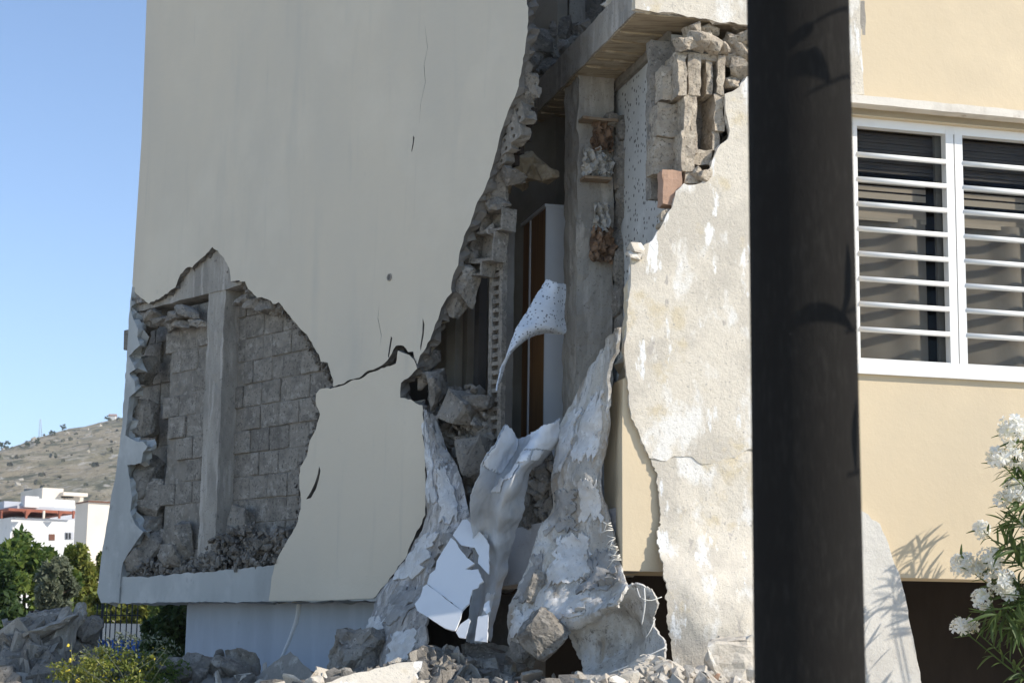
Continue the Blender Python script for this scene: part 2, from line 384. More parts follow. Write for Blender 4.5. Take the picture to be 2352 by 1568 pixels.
LX = (uL, nL, ZV)       # frame of the shaded front
RX = (uR, -nR, ZV)      # frame of the sunlit front: along, into the building, up

# ------------------------------------------------------------------ ground
def grid(name, x0, x1, y0, y1, nx, ny, hf, mat):
    xs = np.linspace(x0, x1, nx + 1); ys = np.linspace(y0, y1, ny + 1)
    V = [(x, y, hf(x, y)) for y in ys for x in xs]; W = nx + 1
    Fc = [(j * W + i, j * W + i + 1, (j + 1) * W + i + 1, (j + 1) * W + i) for j in range(ny) for i in range(nx)]
    return mesh_obj(name, V, Fc, mat, None, True)
m_ground = surf('pale_bounce_ground', (.58, .53, .45), [((.50, .455, .38), .15, .45, .65), ((.64, .59, .50), 1.5, .5, .7)], [(3, .5, .05), (20, .5, .02)], .97)  # unseen ground, coloured pale and warm to bounce fill onto the shaded front
m_hill = surf('scrub_hillside', (.34, .28, .18), [((.22, .20, .12), (.04, .04, .04), .46, .58), ((.42, .36, .26), (.10, .10, .10), .52, .64), ((.11, .11, .065), (.16, .16, .16), .54, .60), ((.48, .44, .37), (.25, .25, .25), .58, .64), ((.12, .11, .08), (.4, .4, .4), .58, .64)], [(.12, .8, 2.5), (.4, .6, .8)], .97)
gnd = struct(grid('ground', -1500, 1500, -60, 2400, 60, 60, lambda x, y: 0.0 if y < 40 else -0.02, m_ground))
def hill_h(x, y):
    # ridge line read from the photograph: rises towards the right behind the house
    d = (y - 240) / 560.0; d = min(max(d, 0), 1)
    top = 97 + (x + 140) * .32 if x < -40 else 129 + (x + 40) * .05
    top = max(top, 18) + 5 * fr(x, 0, 3, .02, 4)
    bk = max(0, (y - 800) / 900)
    s = d * d * (3 - 2 * d)
    return -2 + top * (.25 * d + .75 * s) * (1 - .5 * min(bk, 1)) + 5.0 * fr(x, y, 0, .012, 5) * d + 1.6 * fr(x, y, 5, .06, 4) * min(1, d * 3)
hill = struct(grid('hill', -520, 700, 200, 1300, 240, 150, hill_h, m_hill))

# ------------------------------------------------------------------ the damaged building
B = thing('damaged_building', (C0.x, C0.y, 0), 'beige apartment building with collapsed corner and torn open walls', 'building')
ZT = 9.2
pts_hole_top = [(306, 665), (323, 684), (342, 698), (375, 680), (403, 660), (414, 630), (431, 614), (441, 614), (466, 590), (488, 567), (500, 575), (521, 604), (527, 618), (530, 646), (549, 644),
                (563, 646), (570, 663), (591, 684), (612, 686), (632, 698), (640, 694), (657, 715), (681, 743), (705, 767), (719, 795), (733, 813), (737, 830), (752, 833), (758, 851), (766, 872), (765, 887)]
crack_up = [(790, 880), (805, 871), (832, 862), (850, 850), (876, 840), (890, 827), (909, 795), (914, 793), (927, 795), (937, 808), (949, 807), (952, 823), (958, 838)]
tear_right = [(965, 816), (979, 799), (996, 760), (1006, 733), (1013, 708), (1027, 684), (1038, 672), (1037, 649), (1041, 632), (1052, 609), (1055, 587), (1065, 543), (1081, 514), (1093, 474), (1116, 428), (1130, 387),
              (1143, 335), (1150, 305), (1163, 268), (1175, 236), (1191, 199), (1197, 169), (1206, 112), (1212, 74), (1213, 50), (1210, 0), (1208, -160), (1230, -420)]
def hair(pts, w_=.55):
    a = [(x + w_ * (.2 + math.sin(math.pi * i / (len(pts) - 1))) * .6, y) for i, (x, y) in enumerate(pts)]; b = [(x - w_ * (.2 + math.sin(math.pi * i / (len(pts) - 1))) * .6, y + 1) for i, (x, y) in enumerate(pts)]
    return a + b[::-1]
up_outline = [(352, -420), (337, 0), (325, 320), (305, 640)] + pts_hole_top + crack_up + tear_right
panel = plate('facade_panel', L, up_outline, 0, .09, m_shade, B, holes=[[(971, 730), (975, 745), (973, 770), (968, 796), (966, 806), (965, 795), (970, 765)], [(898, 772), (901, 776), (897, 800), (893, 822), (891, 818), (894, 796)], [(949, 312), (952, 316), (950, 332), (946, 350), (945, 346), (948, 328)], hair([(976, 60), (982, 110), (974, 150), (977, 190), (966, 240), (963, 285)]), hair([(872, 690), (868, 730), (876, 770), (872, 800)])], straight=(0, 1, 2, len(up_outline) - 1), amp=.010, step=.03, back=.04, edge=m_dkconc)
panel['label'] = 'large upright sheet of painted plaster with ragged lower edge'
low_outline = [(766, 890), (734, 893), (727, 903), (725, 923), (735, 951), (725, 986), (711, 1012), (705, 1047), (689, 1072), (688, 1101), (691, 1168), (684, 1196), (670, 1225), (649, 1260), (634, 1289), (624, 1324), (617, 1379),
               (740, 1378), (857, 1372), (885, 1342), (935, 1274), (949, 1239), (977, 1182), (977, 1100), (977, 1012), (970, 931), (950, 922), (930, 914), (920, 913), (921, 879), (937, 868), (958, 846), (951, 827), (940, 815), (930, 812), (914, 805),
               (909, 835), (890, 841), (876, 846), (850, 856), (832, 868), (805, 876), (790, 884)]
plate('facade_panel', L, low_outline, .012, .09, m_shade, B, holes=[[(733, 1070), (736, 1080), (733, 1098), (726, 1122), (714, 1143), (703, 1146), (712, 1132), (722, 1112), (730, 1088)]], straight=(16, 17), amp=.009, step=.03, back=.04, edge=m_dkconc)
vp = L.at(895, 637, .0); vpl = Pl(vp, nL)
vt = plate2('vent', vpl, [(0.026 * math.cos(t), 0.026 * math.sin(t)) for t in np.linspace(0, 6.283, 21)[:-1]], .008, .008, m_conc, B, holes=[[(.020 * math.cos(t), .020 * math.sin(t)) for t in np.linspace(0, 6.283, 21)[:-1]]], amp=0, rings=1)
plate2('vent_grille', vpl, [(.020 * math.cos(t), .020 * math.sin(t)) for t in np.linspace(0, 6.283, 21)[:-1]], .004, .003, m_dkconc, vt, amp=0, rings=1)
strip_outline = [(303, 658), (296, 727), (293, 791), (290, 850), (287, 880), (282, 940), (281, 971), (276, 1012), (268, 1076), (253, 1154), (245, 1203), (232, 1281), (223, 1359), (232, 1383), (273, 1384), (277, 1325), (283, 1290), (300, 1262), (329, 1221), (310, 1203),
                 (299, 1175), (303, 1142), (299, 1110), (292, 1067), (324, 1063), (328, 1038), (339, 1025), (329, 1014), (313, 1013), (288, 999), (294, 940), (297, 912), (311, 900), (309, 876), (297, 857), (311, 848), (296, 817), (321, 793), (315, 773), (317, 755), (307, 735), (301, 715)]
plate('corner_plaster', L, strip_outline, .02, .10, m_blue, B, amp=.008, step=.04, back=.06)
# lintel beam, column and base beam seen in the left hole
def Lr(x, y, off): p = L.at(x, y, off); return ul(p), p.z
u1, zb1 = Lr(327, 711, -.05); u2, zb2 = Lr(552, 656, -.05)
box('lintel_beam', C0 - ZV * C0.z, LX, ((u2 - .02, u1 + .1), (-.36, -.05), ((zb1 + zb2) / 2, (zb1 + zb2) / 2 + .55)), m_conc, B, rough=.012, n=(14, 4, 6), fs=7)
uc0, _ = Lr(470, 900, -.06); uc1, _ = Lr(508, 900, -.06); zc1 = (zb1 + zb2) / 2; zc0 = L.at(450, 1300, -.06).z
box('column', C0 - ZV * C0.z, LX, ((uc1, uc0), (-.24, -.06), (zc0, zc1 + .01)), m_conc, B, rough=.010, n=(3, 3, 26), fs=9)
base_px = [(272, 1323), (340, 1325), (400, 1317), (480, 1312), (560, 1304), (660, 1294), (900, 1272), (900, 1379), (617, 1381), (232, 1384), (240, 1345)]
plate('base_beam', L, base_px, .004, .35, m_blue, B, amp=.008, step=.05, back=.03)
plate('base_beam', L, [(900, 1378), (900, 1262), (1180, 1215), (1312, 1180), (1424, 1165), (1424, 1311), (1160, 1345)], -.06, .30, surf('mauve_plaster', (.40, .38, .365), [((.33, .315, .30), 3, .46, .6), ((.46, .44, .43), 9, .54, .66), ((.25, .24, .225), 40, .62, .7)], [(20, .3, .01), (80, .4, .006)], .95), B, amp=.006, step=.05)

# block walls
def block_mesh(nm, lx, ly, lz, seed):
    V = []; Fc = []
    bm = bmesh.new(); bmesh.ops.create_cube(bm, size=1)
    for v in bm.verts: v.co = Vector((v.co.x * lx, v.co.y * ly, v.co.z * lz))
    bmesh.ops.bevel(bm, geom=bm.edges[:], offset=.006, segments=1, affect='EDGES')
    bmesh.ops.subdivide_edges(bm, edges=[e for e in bm.edges if e.calc_length() > .06], cuts=2, use_grid_fill=True)
    for v in bm.verts:
        v.co += mnoise.noise_vector(v.co * 13 + Vector((seed * 7.7, 0, 0))) * .005 + mnoise.noise_vector(v.co * 41 + Vector((seed * 3.1, 0, 0))) * .004
    me = bpy.data.meshes.new(nm); bm.to_mesh(me); bm.free(); me.materials.append(m_block); return me
BM = [block_mesh('concrete_block', .264, .12, .178, k) for k in range(5)]
BH = [block_mesh('concrete_block', .128, .12, .178, k + 9) for k in range(3)]
def block_wall(name, o, e1, nrm, u_rng, z_rng, off, skip=None, jit=.008, first_half=False, mortar=m_mortar, row=.184, ln=.272, drop=0.0):
    wall = box(name, o, (e1, nrm, ZV), ((u_rng[0] - .05, u_rng[1] + .05), (off - .20, off - .010), z_rng), mortar, B, rough=.012, n=(int((u_rng[1] - u_rng[0]) / .05) + 2, 2, int((z_rng[1] - z_rng[0]) / .05) + 2), fs=14)
    rz = math.atan2(e1.y, e1.x); k = 0; z = z_rng[0] + row / 2
    while z < z_rng[1]:
        u = u_rng[0] - (ln / 2 if (k + first_half) % 2 else 0)
        while u < u_rng[1]:
            half = random.random() < .10
            l_ = ln / 2 if half else ln
            p = o + e1 * (u + l_ / 2) + nrm * (off - .06 + random.uniform(-jit, jit)) + ZV * (z + random.uniform(-.003, .003))
            if not (skip and skip(p, u + l_ / 2, z)):
                b = link('concrete_block', random.choice(BH if half else BM), None); b.location = p
                b.rotation_euler = (random.uniform(-.012, .012), random.uniform(-.012, .012), rz + random.uniform(-.02, .02)); attach(b, wall)
            u += l_
        z += row; k += 1
    return wall
G0 = C0 - ZV * C0.z
zlo = L.at(560, 1310, -.2).z; zhi = zc1 - .02
def right_skip(p, u, z): return False
ua1, _ = Lr(782, 900, -.2); ub1, _ = Lr(541, 900, -.2)
block_wall('block_wall', G0, uL, nL, (ua1, ub1), (zlo, zhi + .05), -.20)
ua2, _ = Lr(472, 900, -.12); ub2, _ = Lr(392, 900, -.12)
block_wall('block_wall', G0, uL, nL, (ua2 - .1, ub2), (zlo, zhi - .05), -.13, first_half=True, jit=.02)
ua3, _ = Lr(400, 900, -.34); ub3, _ = Lr(292, 900, -.34)
block_wall('block_wall', G0, uL, nL, (ua3, ub3 - .10), (zlo, zhi + .1), -.36, jit=.035)
# broken mortar ledges and lumps at the head of the left hole
for k, (x, y, d, s) in enumerate([(352, 722, -.06, .13), (378, 738, -.05, .12), (405, 728, -.02, .16), (436, 716, -.02, .15), (458, 742, -.05, .10), (340, 745, -.12, .13), (420, 748, -.03, .12), (590, 698, -.12, .16), (620, 706, -.12, .14), (560, 690, -.12, .11),
                                  (330, 690, -.05, .10), (318, 672, -.06, .07), (395, 750, -.07, .10), (642, 712, -.14, .10)]):
    p = L.at(x, y, d); chunk('broken_mortar', p, (s, s * .5, s * .32), m_rub, (random.uniform(-.3, .3), random.uniform(-.2, .2), math.atan2(uL.y, uL.x) + random.uniform(-.3, .3)), parent=B, npts=18, amp=.02)
for k, (x, y, d, sx, sz) in enumerate([(318, 1120, -.12, .22, .20), (350, 1150, -.16, .2, .2), (325, 960, -.15, .18, .17), (330, 850, -.17, .15, .13), (345, 1260, -.12, .2, .16), (420, 1240, -.08, .13, .16), (400, 1275, -.05, .16, .10), (312, 1285, -.06, .17, .10), (340, 1200, -.16, .2, .14), (330, 1075, -.16, .2, .12), (560, 1195, -.15, .1, .13), (650, 1240, -.12, .12, .10), (600, 1262, -.12, .10, .07), (320, 780, -.16, .13, .13)]):
    chunk('broken_block', L.at(x, y, d), (sx, .09, sz), m_block, (random.uniform(-.15, .15), random.uniform(-.15, .15), math.atan2(uL.y, uL.x) + random.uniform(-.25, .25)), parent=B, npts=20, amp=.018, boxy=.85)

# walls under the raised floor, sides, rear and roof so that the building is a closed body behind the torn corner
ulow0, _ = Lr(427, 1450, -.30); ulow1, _ = Lr(965, 1450, -.30)
box('lower_wall', G0, LX, ((ulow1, ulow0), (-.62, -.30), (0, L.at(500, 1380, -.3).z + .02)), surf('blue_white_wall', (.44, .48, .54), [((.37, .40, .45), (1.2, 1.2, .5), .45, .7), ((.50, .54, .60), (6, 6, 1), .5, .75), ((.30, .31, .32), 9, .68, .78)], [(20, .15, .01), (2, .15, .05)], .9), B)
box('lower_wall', G0, LX, ((Lr(1195, 1450, -.28)[0], ulow1 + .04), (-.5, -.34), (0, L.at(1000, 1365, -.3).z)), m_dkconc, B, rough=.006, n=(12, 2, 16), fs=9)  # shadowed run of the lower wall, its shade put into a darker material
tube('plaster_smear', cmr([list(L.at(x, y, -.305)) for x, y in ((690, 1384), (684, 1420), (668, 1465), (648, 1510))], 16), .028, m_cab, B, seg=8, r2=.016)
ULend = ul(L.at(290, 900))
A2 = C0 + uL * (ULend - .12) - nL * .05
def wall_between(name, p, q, z0, z1, mat, t=.25):
    d = (q - p); d.z = 0; ln = d.length; d.normalize(); nrm = Vector((-d.y, d.x, 0))
    return box(name, Vector((p.x, p.y, 0)), (d, nrm, ZV), ((0, ln), (0, t), (z0, z1)), mat, B)
pB = A2 - nL * 5.0; pD = C0 + uR * 7.0; pE = pD - nR * 9.0
wall_between('side_wall', A2 - nL * .5, pB, ZB + .12, ZT, m_shade)
wall_between('rear_wall', pB, pE, ZB + .12, ZT, m_shade)
wall_between('side_wall', pE, pD - nR * .35, 0, ZT, m_beige)
rv = [C0 - nR * 3.2 + uR * 1.6, C0 - nR * 3.2 - uR * .9, C0 + uL * (ULend - .1) - nL * .6, pB, pE, pD - nR * .3, C0 - nR * .3 + uR * 1.6]  # roof out of view, cut back at the corner to let sky light in
mesh_obj('roof', [Vector((p.x, p.y, ZT - .12)) for p in rv] + [Vector((p.x, p.y, ZT + .12)) for p in rv], [(6, 5, 4, 3, 2, 1, 0), (7, 8, 9, 10, 11, 12, 13)] + [(i, (i + 1) % 7, (i + 1) % 7 + 7, i + 7) for i in range(7)], m_conc, B)
fl = [C0 - nR * .3 + uR * .05, C0 + uL * (ULend - .1) - nL * .36, pB, pE, pD - nR * .3]
mesh_obj('floor_slab', [Vector((p.x, p.y, ZB + .10)) for p in fl] + [Vector((p.x, p.y, ZB + .32)) for p in fl], [(4, 3, 2, 1, 0), (5, 6, 7, 8, 9)] + [(i, (i + 1) % 5, (i + 1) % 5 + 5, i + 5) for i in range(5)], m_conc, B)
box('garage_wall', G0, RX, ((-.8, 7), (2.2, 2.4), (0, ZB + .08)), m_void, B)  # near-black walls stand in for the deep shade of the garage
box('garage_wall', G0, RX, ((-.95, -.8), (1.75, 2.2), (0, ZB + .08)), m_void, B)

# sunlit front wall with its window opening
wl = ua(R.at(1960, 560)); wm_ = ua(R.at(2206, 580)); wr = wl + (wm_ - wl) * 2
wz1 = R.at(1962, 262).z; wz0 = R.at(1968, 838).z
rpx = [(1432, 640), (1432, 760), (1428, 1308), (1800, 1322)]
def Ru(p): return R.uv(p)
e1s = 1 if R.e1.dot(uR) > 0 else -1
def rp(a, z): return R.uv(C0 + uR * a + ZV * (z - C0.z))
outl = [rp(ua(R.at(x, y)), R.at(x, y).z) for x, y in [(1446, 862), (1431, 870), (1429, 1000)]] + [rp(0, ZB), rp(7, ZB), rp(7, ZT)] + [rp(ua(R.at(1730, -300)), ZT)] + [rp(ua(R.at(x, y)), R.at(x, y).z) for x, y in [(1730, 60), (1735, 200), (1690, 330), (1640, 420), (1600, 460), (1560, 520), (1510, 590), (1475, 620), (1458, 700), (1455, 800)]]
hole = [rp(wl, wz0), rp(wr, wz0), rp(wr, wz1), rp(wl, wz1)]
plate2('front_wall', R, outl, 0, .33, m_beige, B, holes=[hole], amp=.012, step=.05, straight=(0, 1, 2, 3, 4, 5, 6), back=.03)
# loosened pale render hanging in front of it
rs_out = [(1715, 176), (1690, 205), (1664, 216), (1668, 260), (1676, 300), (1672, 319), (1649, 340), (1640, 362), (1633, 382), (1612, 418), (1590, 424), (1570, 421), (1552, 439), (1543, 477), (1529, 498), (1515, 525), (1499, 552), (1475, 567), (1448, 570), (1451, 602), (1446, 680), (1438, 740),
          (1436, 830), (1445, 900), (1450, 960), (1465, 985), (1482, 1000), (1495, 1060), (1508, 1110), (1515, 1180), (1508, 1225)]
plate('torn_render', R, rs_out[:26] + [(1492, 1052), (1530, 1058), (1548, 1046), (1590, 1048), (1612, 1066), (1650, 1060), (1690, 1052), (1720, 1030), (1850, 1040), (1850, 176)], .03, .045, m_white, B, amp=.008, step=.025, straight=(34, 35), back=.012)
bul = Sheet([[R.at(1478, 1000, .002), R.at(1620, 1000, .002), R.at(1740, 1000, .002), R.at(1850, 1000, .002)],
             [R.at(1490, 1046, .024), R.at(1620, 1046, .024), R.at(1740, 1046, .024), R.at(1850, 1046, .024)],
             [R.at(1508, 1110, .028), R.at(1620, 1110, .028), R.at(1740, 1110, .028), R.at(1850, 1110, .028)],
             [R.at(1515, 1180, .032), R.at(1620, 1180, .034), R.at(1740, 1180, .034), R.at(1850, 1180, .032)],
             [R.at(1508, 1230, .05), R.at(1620, 1230, .055), R.at(1740, 1230, .055), R.at(1850, 1230, .045)],
             [R.at(1517, 1280, .09), R.at(1620, 1280, .10), R.at(1740, 1280, .10), R.at(1850, 1280, .08)],
             [R.at(1524, 1340, .17), R.at(1625, 1340, .20), R.at(1745, 1340, .20), R.at(1850, 1340, .15)],
             [R.at(1530, 1420, .20), R.at(1630, 1420, .25), R.at(1745, 1420, .24), R.at(1850, 1420, .18)],
             [R.at(1540, 1500, .18), R.at(1640, 1500, .24), R.at(1750, 1500, .23), R.at(1850, 1500, .18)],
             [R.at(1548, 1640, .22), R.at(1640, 1640, .27), R.at(1750, 1640, .27), R.at(1850, 1640, .2)]])
bul.build('bulging_render', m_white, B, nu=60, nv=110, thick=.014, amp=.012, rag=.03, ragsides='lb', seed=3)
plate('render_strip', R, [(1955, -120), (1975, -120), (1976, 40), (1980, 120), (1986, 218), (1890, 214), (1890, -120)], .006, .02, m_white, B, amp=.006, step=.04, straight=(4, 5, 6))
plate('render_skirt', R, [(1900, 1168), (1978, 1171), (1996, 1181), (2002, 1192), (2012, 1195), (2022, 1202), (2034, 1232), (2050, 1280), (2070, 1332), (2085, 1400), (2100, 1480), (2118, 1575), (2140, 1700), (1900, 1700)], .05, .08, surf('skirt_plaster', (.64, .61, .55), [((.54, .51, .46), 2, .45, .65), ((.60, .58, .54), 6, .55, .7), ((.26, .25, .23), 8, .66, .74)], [(14, .45, .02), (60, .4, .008)], .95), B, amp=.010, step=.04, straight=(12, 13, 11))

# window in the sunlit front
W_ = box('window', G0, RX, ((wl, wr), (.05, .11), (wz0, wz0 + .055)), m_paint, B)      # bottom rail, carries the rest
W_['label'] = 'white barred double window under stone drip ledge'
box('frame', G0, RX, ((wl, wr), (.05, .11), (wz1 - .06, wz1)), m_paint, W_)
fw = .062
for nm, a0, a1, b0 in (('frame', wl, wl + fw, .052), ('frame', wm_ - fw * .95, wm_ - .004, .048), ('frame', wm_ + .004, wm_ + fw * .95, .048), ('frame', wr - fw, wr, .052)):
    box(nm, G0, RX, ((a0, a1), (b0, .112), (wz0 + .001, wz1 - .001)), m_paint, W_)
nb = 8; zbar0 = R.at(1985, 752).z; zbar1 = R.at(1985, 350).z
for a0, a1 in ((wl + fw - .003, wm_ - fw * .95 + .003), (wm_ + fw * .95 - .003, wr - fw + .003)):
    for k in range(nb):
        zz = zbar0 + (zbar1 - zbar0) * k / (nb - 1)
        tube('bar', [C0 + uR * a + ZV * (zz - C0.z) - nR * .058 for a in (a0, a1)], .0175, m_paint, W_, seg=10)
m_glass = bpy.data.materials.new('window_glass'); m_glass.use_nodes = True
n_ = m_glass.node_tree.nodes; l_ = m_glass.node_tree.links; n_.clear()
go = n_.new('ShaderNodeOutputMaterial'); gm = n_.new('ShaderNodeMixShader'); gt = n_.new('ShaderNodeBsdfTransparent'); gg = n_.new('ShaderNodeBsdfGlossy'); gf = n_.new('ShaderNodeFresnel')
gf.inputs[0].default_value = 1.5; gt.inputs[0].default_value = (.88, .87, .85, 1); gg.inputs['Roughness'].default_value = .03
gk = n_.new('ShaderNodeMath'); gk.operation = 'MULTIPLY'; gk.inputs[1].default_value = .12; l_.new(gf.outputs[0], gk.inputs[0]); l_.new(gk.outputs[0], gm.inputs[0]); l_.new(gt.outputs[0], gm.inputs[1]); l_.new(gg.outputs[0], gm.inputs[2]); l_.new(gm.outputs[0], go.inputs[0])
m_curt = surf('grey_curtain', (.25, .235, .21), [((.22, .205, .18), (6, 6, 1), .48, .7)], [((60, 60, 4), .2, .006)], .95)
m_shut = surf('shutter_slats', (.09, .082, .075), [((.05, .05, .05), 4, .5, .7)], [], .6)
m_bl = surf('light_blind', (.40, .365, .31), [((.3, .28, .24), (1, 1, 30), .5, .7)], [], .8)
for a0, a1 in ((wl + fw - .01, wm_ - fw * .95 + .01), (wm_ + fw * .95 - .01, wr - fw + .01)):
    box('pane', G0, RX, ((a0, a1), (.125, .129), (wz0 + .05, wz1 - .05)), m_glass, W_)
    box('inner_frame', G0, RX, ((a1 - .045, a1), (.13, .16), (wz0 + .05, wz1 - .05)), surf('grey_frame', (.17, .175, .175), [], [], .6), W_)
    zs_ = wz1 - .05; hh = (wz1 - wz0)
    for k in range(12):       # rolled shutter slats at the head
        box('shutter_slat', G0, RX, ((a0, a1), (.20 + .004 * (k % 2), .225), (zs_ - (k + 1) * .022 + .003, zs_ - k * .022)), m_shut, W_)
    aw = a0 + (a1 - a0) * .86
    for k, (h0, h1) in enumerate(((.23, .245), (.253, .272), (.28, .305), (.335, .395))):
        box('blind_slat', G0, RX, ((a0, aw), (.185, .195), (wz1 - hh * h1, wz1 - hh * h0)), m_bl, W_)
    # curtain with soft folds on which the shadows of the bars fall
    V = []; Fc = []; NU, NV = 60, 24
    for j in range(NV + 1):
        for i in range(NU + 1):
            t = i / NU; a = a0 + (aw - a0) * t; z = wz0 + .04 + (wz1 - hh * .38 - wz0 - .04) * j / NV
            dpt = .21 + .04 * math.sin(t * 5.5 + .3) + .008 * math.sin(t * 13 + 1.3 * j / NV)
            V.append(C0 + uR * a - nR * dpt + ZV * (z - C0.z))
    for j in range(NV):
        for i in range(NU): q = j * (NU + 1) + i; Fc.append((q, q + 1, q + NU + 2, q + NU + 1))
    mesh_obj('curtain', V, Fc, m_curt, W_, True)
box('room_back', G0, RX, ((wl - .3, wr + .3), (.9, .95), (wz0 - .3, wz1 + .3)), m_void, B)  # near-black sheet stands in for the unlit room behind the window
# drip ledge and sill
zl = R.at(1957, 247).z; zl2 = R.at(1957, 228).z
box('drip_ledge', G0, RX, ((wl - .05, wr + .2), (-.10, .06), (zl, zl2)), m_shelf, B, rough=.003, n=(30, 3, 2), fs=9)
box('window_head', G0, RX, ((wl - .01, wr + .01), (.0, .05), (wz1 - .005, zl - .001)), m_beige, B)
box('sill', G0, RX, ((wl - .03, wr + .03), (-.035, .12), (wz0 - .055, wz0 - .001)), m_paint, B, rough=.001, n=(10, 1, 1))

# slab / beam overhead at the torn corner
pe = R.at(1458, 27); aS = ua(pe); ZS = pe.z
slab = box('floor_slab', G0, RX, ((aS, aS + 1.55), (.0, 5.0), (ZS, ZS + .235)), m_conc, B, rough=.010, n=(20, 60, 5), fs=6)
sof = box('soffit', G0, RX, ((aS + .012, aS + 1.54), (.012, 5.0), (ZS - .008, ZS + .015)), m_soffit, B, rough=.006, n=(16, 50, 1), fs=8)
# board joints left by the formwork: shallow ridges across the soffit
for k in range(14):
    s0 = .35 + k * .19 + random.uniform(-.03, .03)
    box('board_ridge', G0, RX, ((aS + .02, aS + .31), (s0, s0 + .012), (ZS - .020, ZS - .004)), m_soffit, B, rough=.004, n=(8, 1, 1), fs=18)
plate('slab_edge_render', R, [(1459, -130), (1459, 20), (1480, 24), (1510, 30), (1545, 30), (1580, 40), (1620, 44), (1665, 52), (1709, 57), (1800, 66), (1800, -130)], .03, .04, m_white, B, amp=.012, step=.03, straight=(9, 8, 10, 0), back=.02)
plate2('front_wall', R, [rp(aS + .30, ZS + .2), rp(ua(R.at(1738, -120)), ZS + .2), rp(ua(R.at(1738, -120)), ZT), rp(aS + .62, ZT), rp(aS + .42, ZS + 1.6)], 0, .3, m_beige, B, amp=.01, step=.06, straight=(0, 1, 2))  # unseen upper wall, added to keep sun off the panel's torn edge
# inner wall with spotted plaster, its top trim, and the column in front of it
aW = aS + .33
box('spotted_wall', G0, RX, ((aW, aW + .12), (.25, 4.6), (ZB + .3, ZS - .03)), m_spot, B, rough=.006, n=(2, 40, 30), fs=5)
box('wall_trim', G0, RX, ((aW - .03, aW - .002), (.25, 4.6), (ZS - .075, ZS - .012)), m_mortar, B, rough=.003, n=(1, 40, 2), fs=8)
pc = S(aS + .03).at(1325, 600); sC = sb(pc)
col = box('column', G0, RX, ((aS + .03, aS + .285), (sC, sC + .32), (ZB + .2, ZS - .002)), m_conc, B, rough=.014, n=(6, 6, 60), fs=11)
# rough masonry remnant stuck to the column's right side
for k, (x, y, wx, hz) in enumerate([(1432, 300, .07, .10), (1436, 350, .08, .13), (1432, 400, .08, .12), (1436, 450, .07, .13), (1440, 500, .08, .13), (1436, 555, .08, .13), (1428, 620, .07, .14), (1426, 690, .06, .14), (1424, 760, .06, .15), (1445, 270, .04, .05), (1405, 280, .05, .05)]):
    p = Rb(sC - .02).at(x, y); chunk('broken_masonry', p, (wx, .09, hz), m_block, (random.uniform(-.1, .1), random.uniform(-.1, .1), math.atan2(uR.y, uR.x) + random.uniform(-.2, .2)), parent=B, npts=22, amp=.02, boxy=.85)

# broken hollow-block pier in the sun, right of the opening
pier = box('hollow_block_pier', G0, RX, ((ua(R.at(1524, 250)), ua(R.at(1690, 250))), (.24, .33), (R.at(1600, 440).z, R.at(1600, 70).z)), m_block, B, rough=.012, n=(10, 3, 24), fs=12)
def rib(x0, x1, y0, y1, d0=.0, d1=.26, lean=0, r=.012):
    a0 = ua(R.at(x0, (y0 + y1) / 2)); a1 = ua(R.at(x1, (y0 + y1) / 2)); z0 = R.at(x0, y1).z; z1 = R.at(x0, y0).z
    ax = (uR, -nR, (ZV + uR * lean).normalized())
    o = G0 + uR * (-(z0) * lean)
    return box('block_web', o if lean else G0, ax, ((a0, a1), (d0, d1), (z0, z1)), m_pale, pier, rough=r, n=(3, 5, max(3, int((y1 - y0) / 10))), fs=16)
for a in [(1556, 1576, 127, 219, -.01), (1581, 1610, 122, 216, 0), (1627, 1640, 132, 214, .03), (1648, 1664, 126, 216, 0), (1556, 1663, 116, 132, .02), (1572, 1588, 217, 303, .0), (1589, 1602, 216, 352, .01), (1643, 1664, 216, 300, .01), (1565, 1596, 300, 392, .0), (1596, 1640, 340, 372, .03), (1534, 1556, 140, 215, .10),
          (1524, 1572, 224, 300, .12), (1516, 1566, 302, 386, .14), (1640, 1655, 300, 345, .03), (1575, 1610, 388, 420, .01)]:
    rib(a[0], a[1], a[2], a[3], a[4])
for x, y, d, s in [(1575, 100, -.02, .07), (1600, 92, -.03, .08), (1632, 100, -.02, .08), (1655, 112, 0, .06), (1588, 76, .06, .07), (1625, 78, .08, .07), (1690, 100, .05, .09), (1708, 120, .02, .08), (1680, 140, .08, .08), (1700, 165, .05, .09), (1712, 90, .0, .07), (1672, 120, .12, .10), (1690, 60, .10, .08), (1620, 408, .0, .06), (1605, 400, .01, .05), (1530, 500, .04, .06), (1520, 520, .06, .05), (1690, 190, .04, .07)]:
    chunk('broken_block', R.at(x, y, -d), (s, s * .8, s * .6), m_pale, (random.uniform(-.4, .4), random.uniform(-.4, .4), random.uniform(0, 3)), parent=B, npts=16, amp=.02)
box('terracotta_tile', G0, RX, ((ua(R.at(1522, 430)), ua(R.at(1566, 430))), (-.005, .10), (R.at(1530, 470).z, R.at(1530, 390).z)), m_pink, B, rough=.008, n=(4, 3, 8), fs=14)
for x, y, s in [(1460, 572, .04), (1468, 585, .035), (1455, 590, .04)]:
    chunk('broken_block', R.at(x, y, .02), (s, s, s), m_rubw, (1, 2, 3), parent=B, npts=12, sub=2, amp=.01)

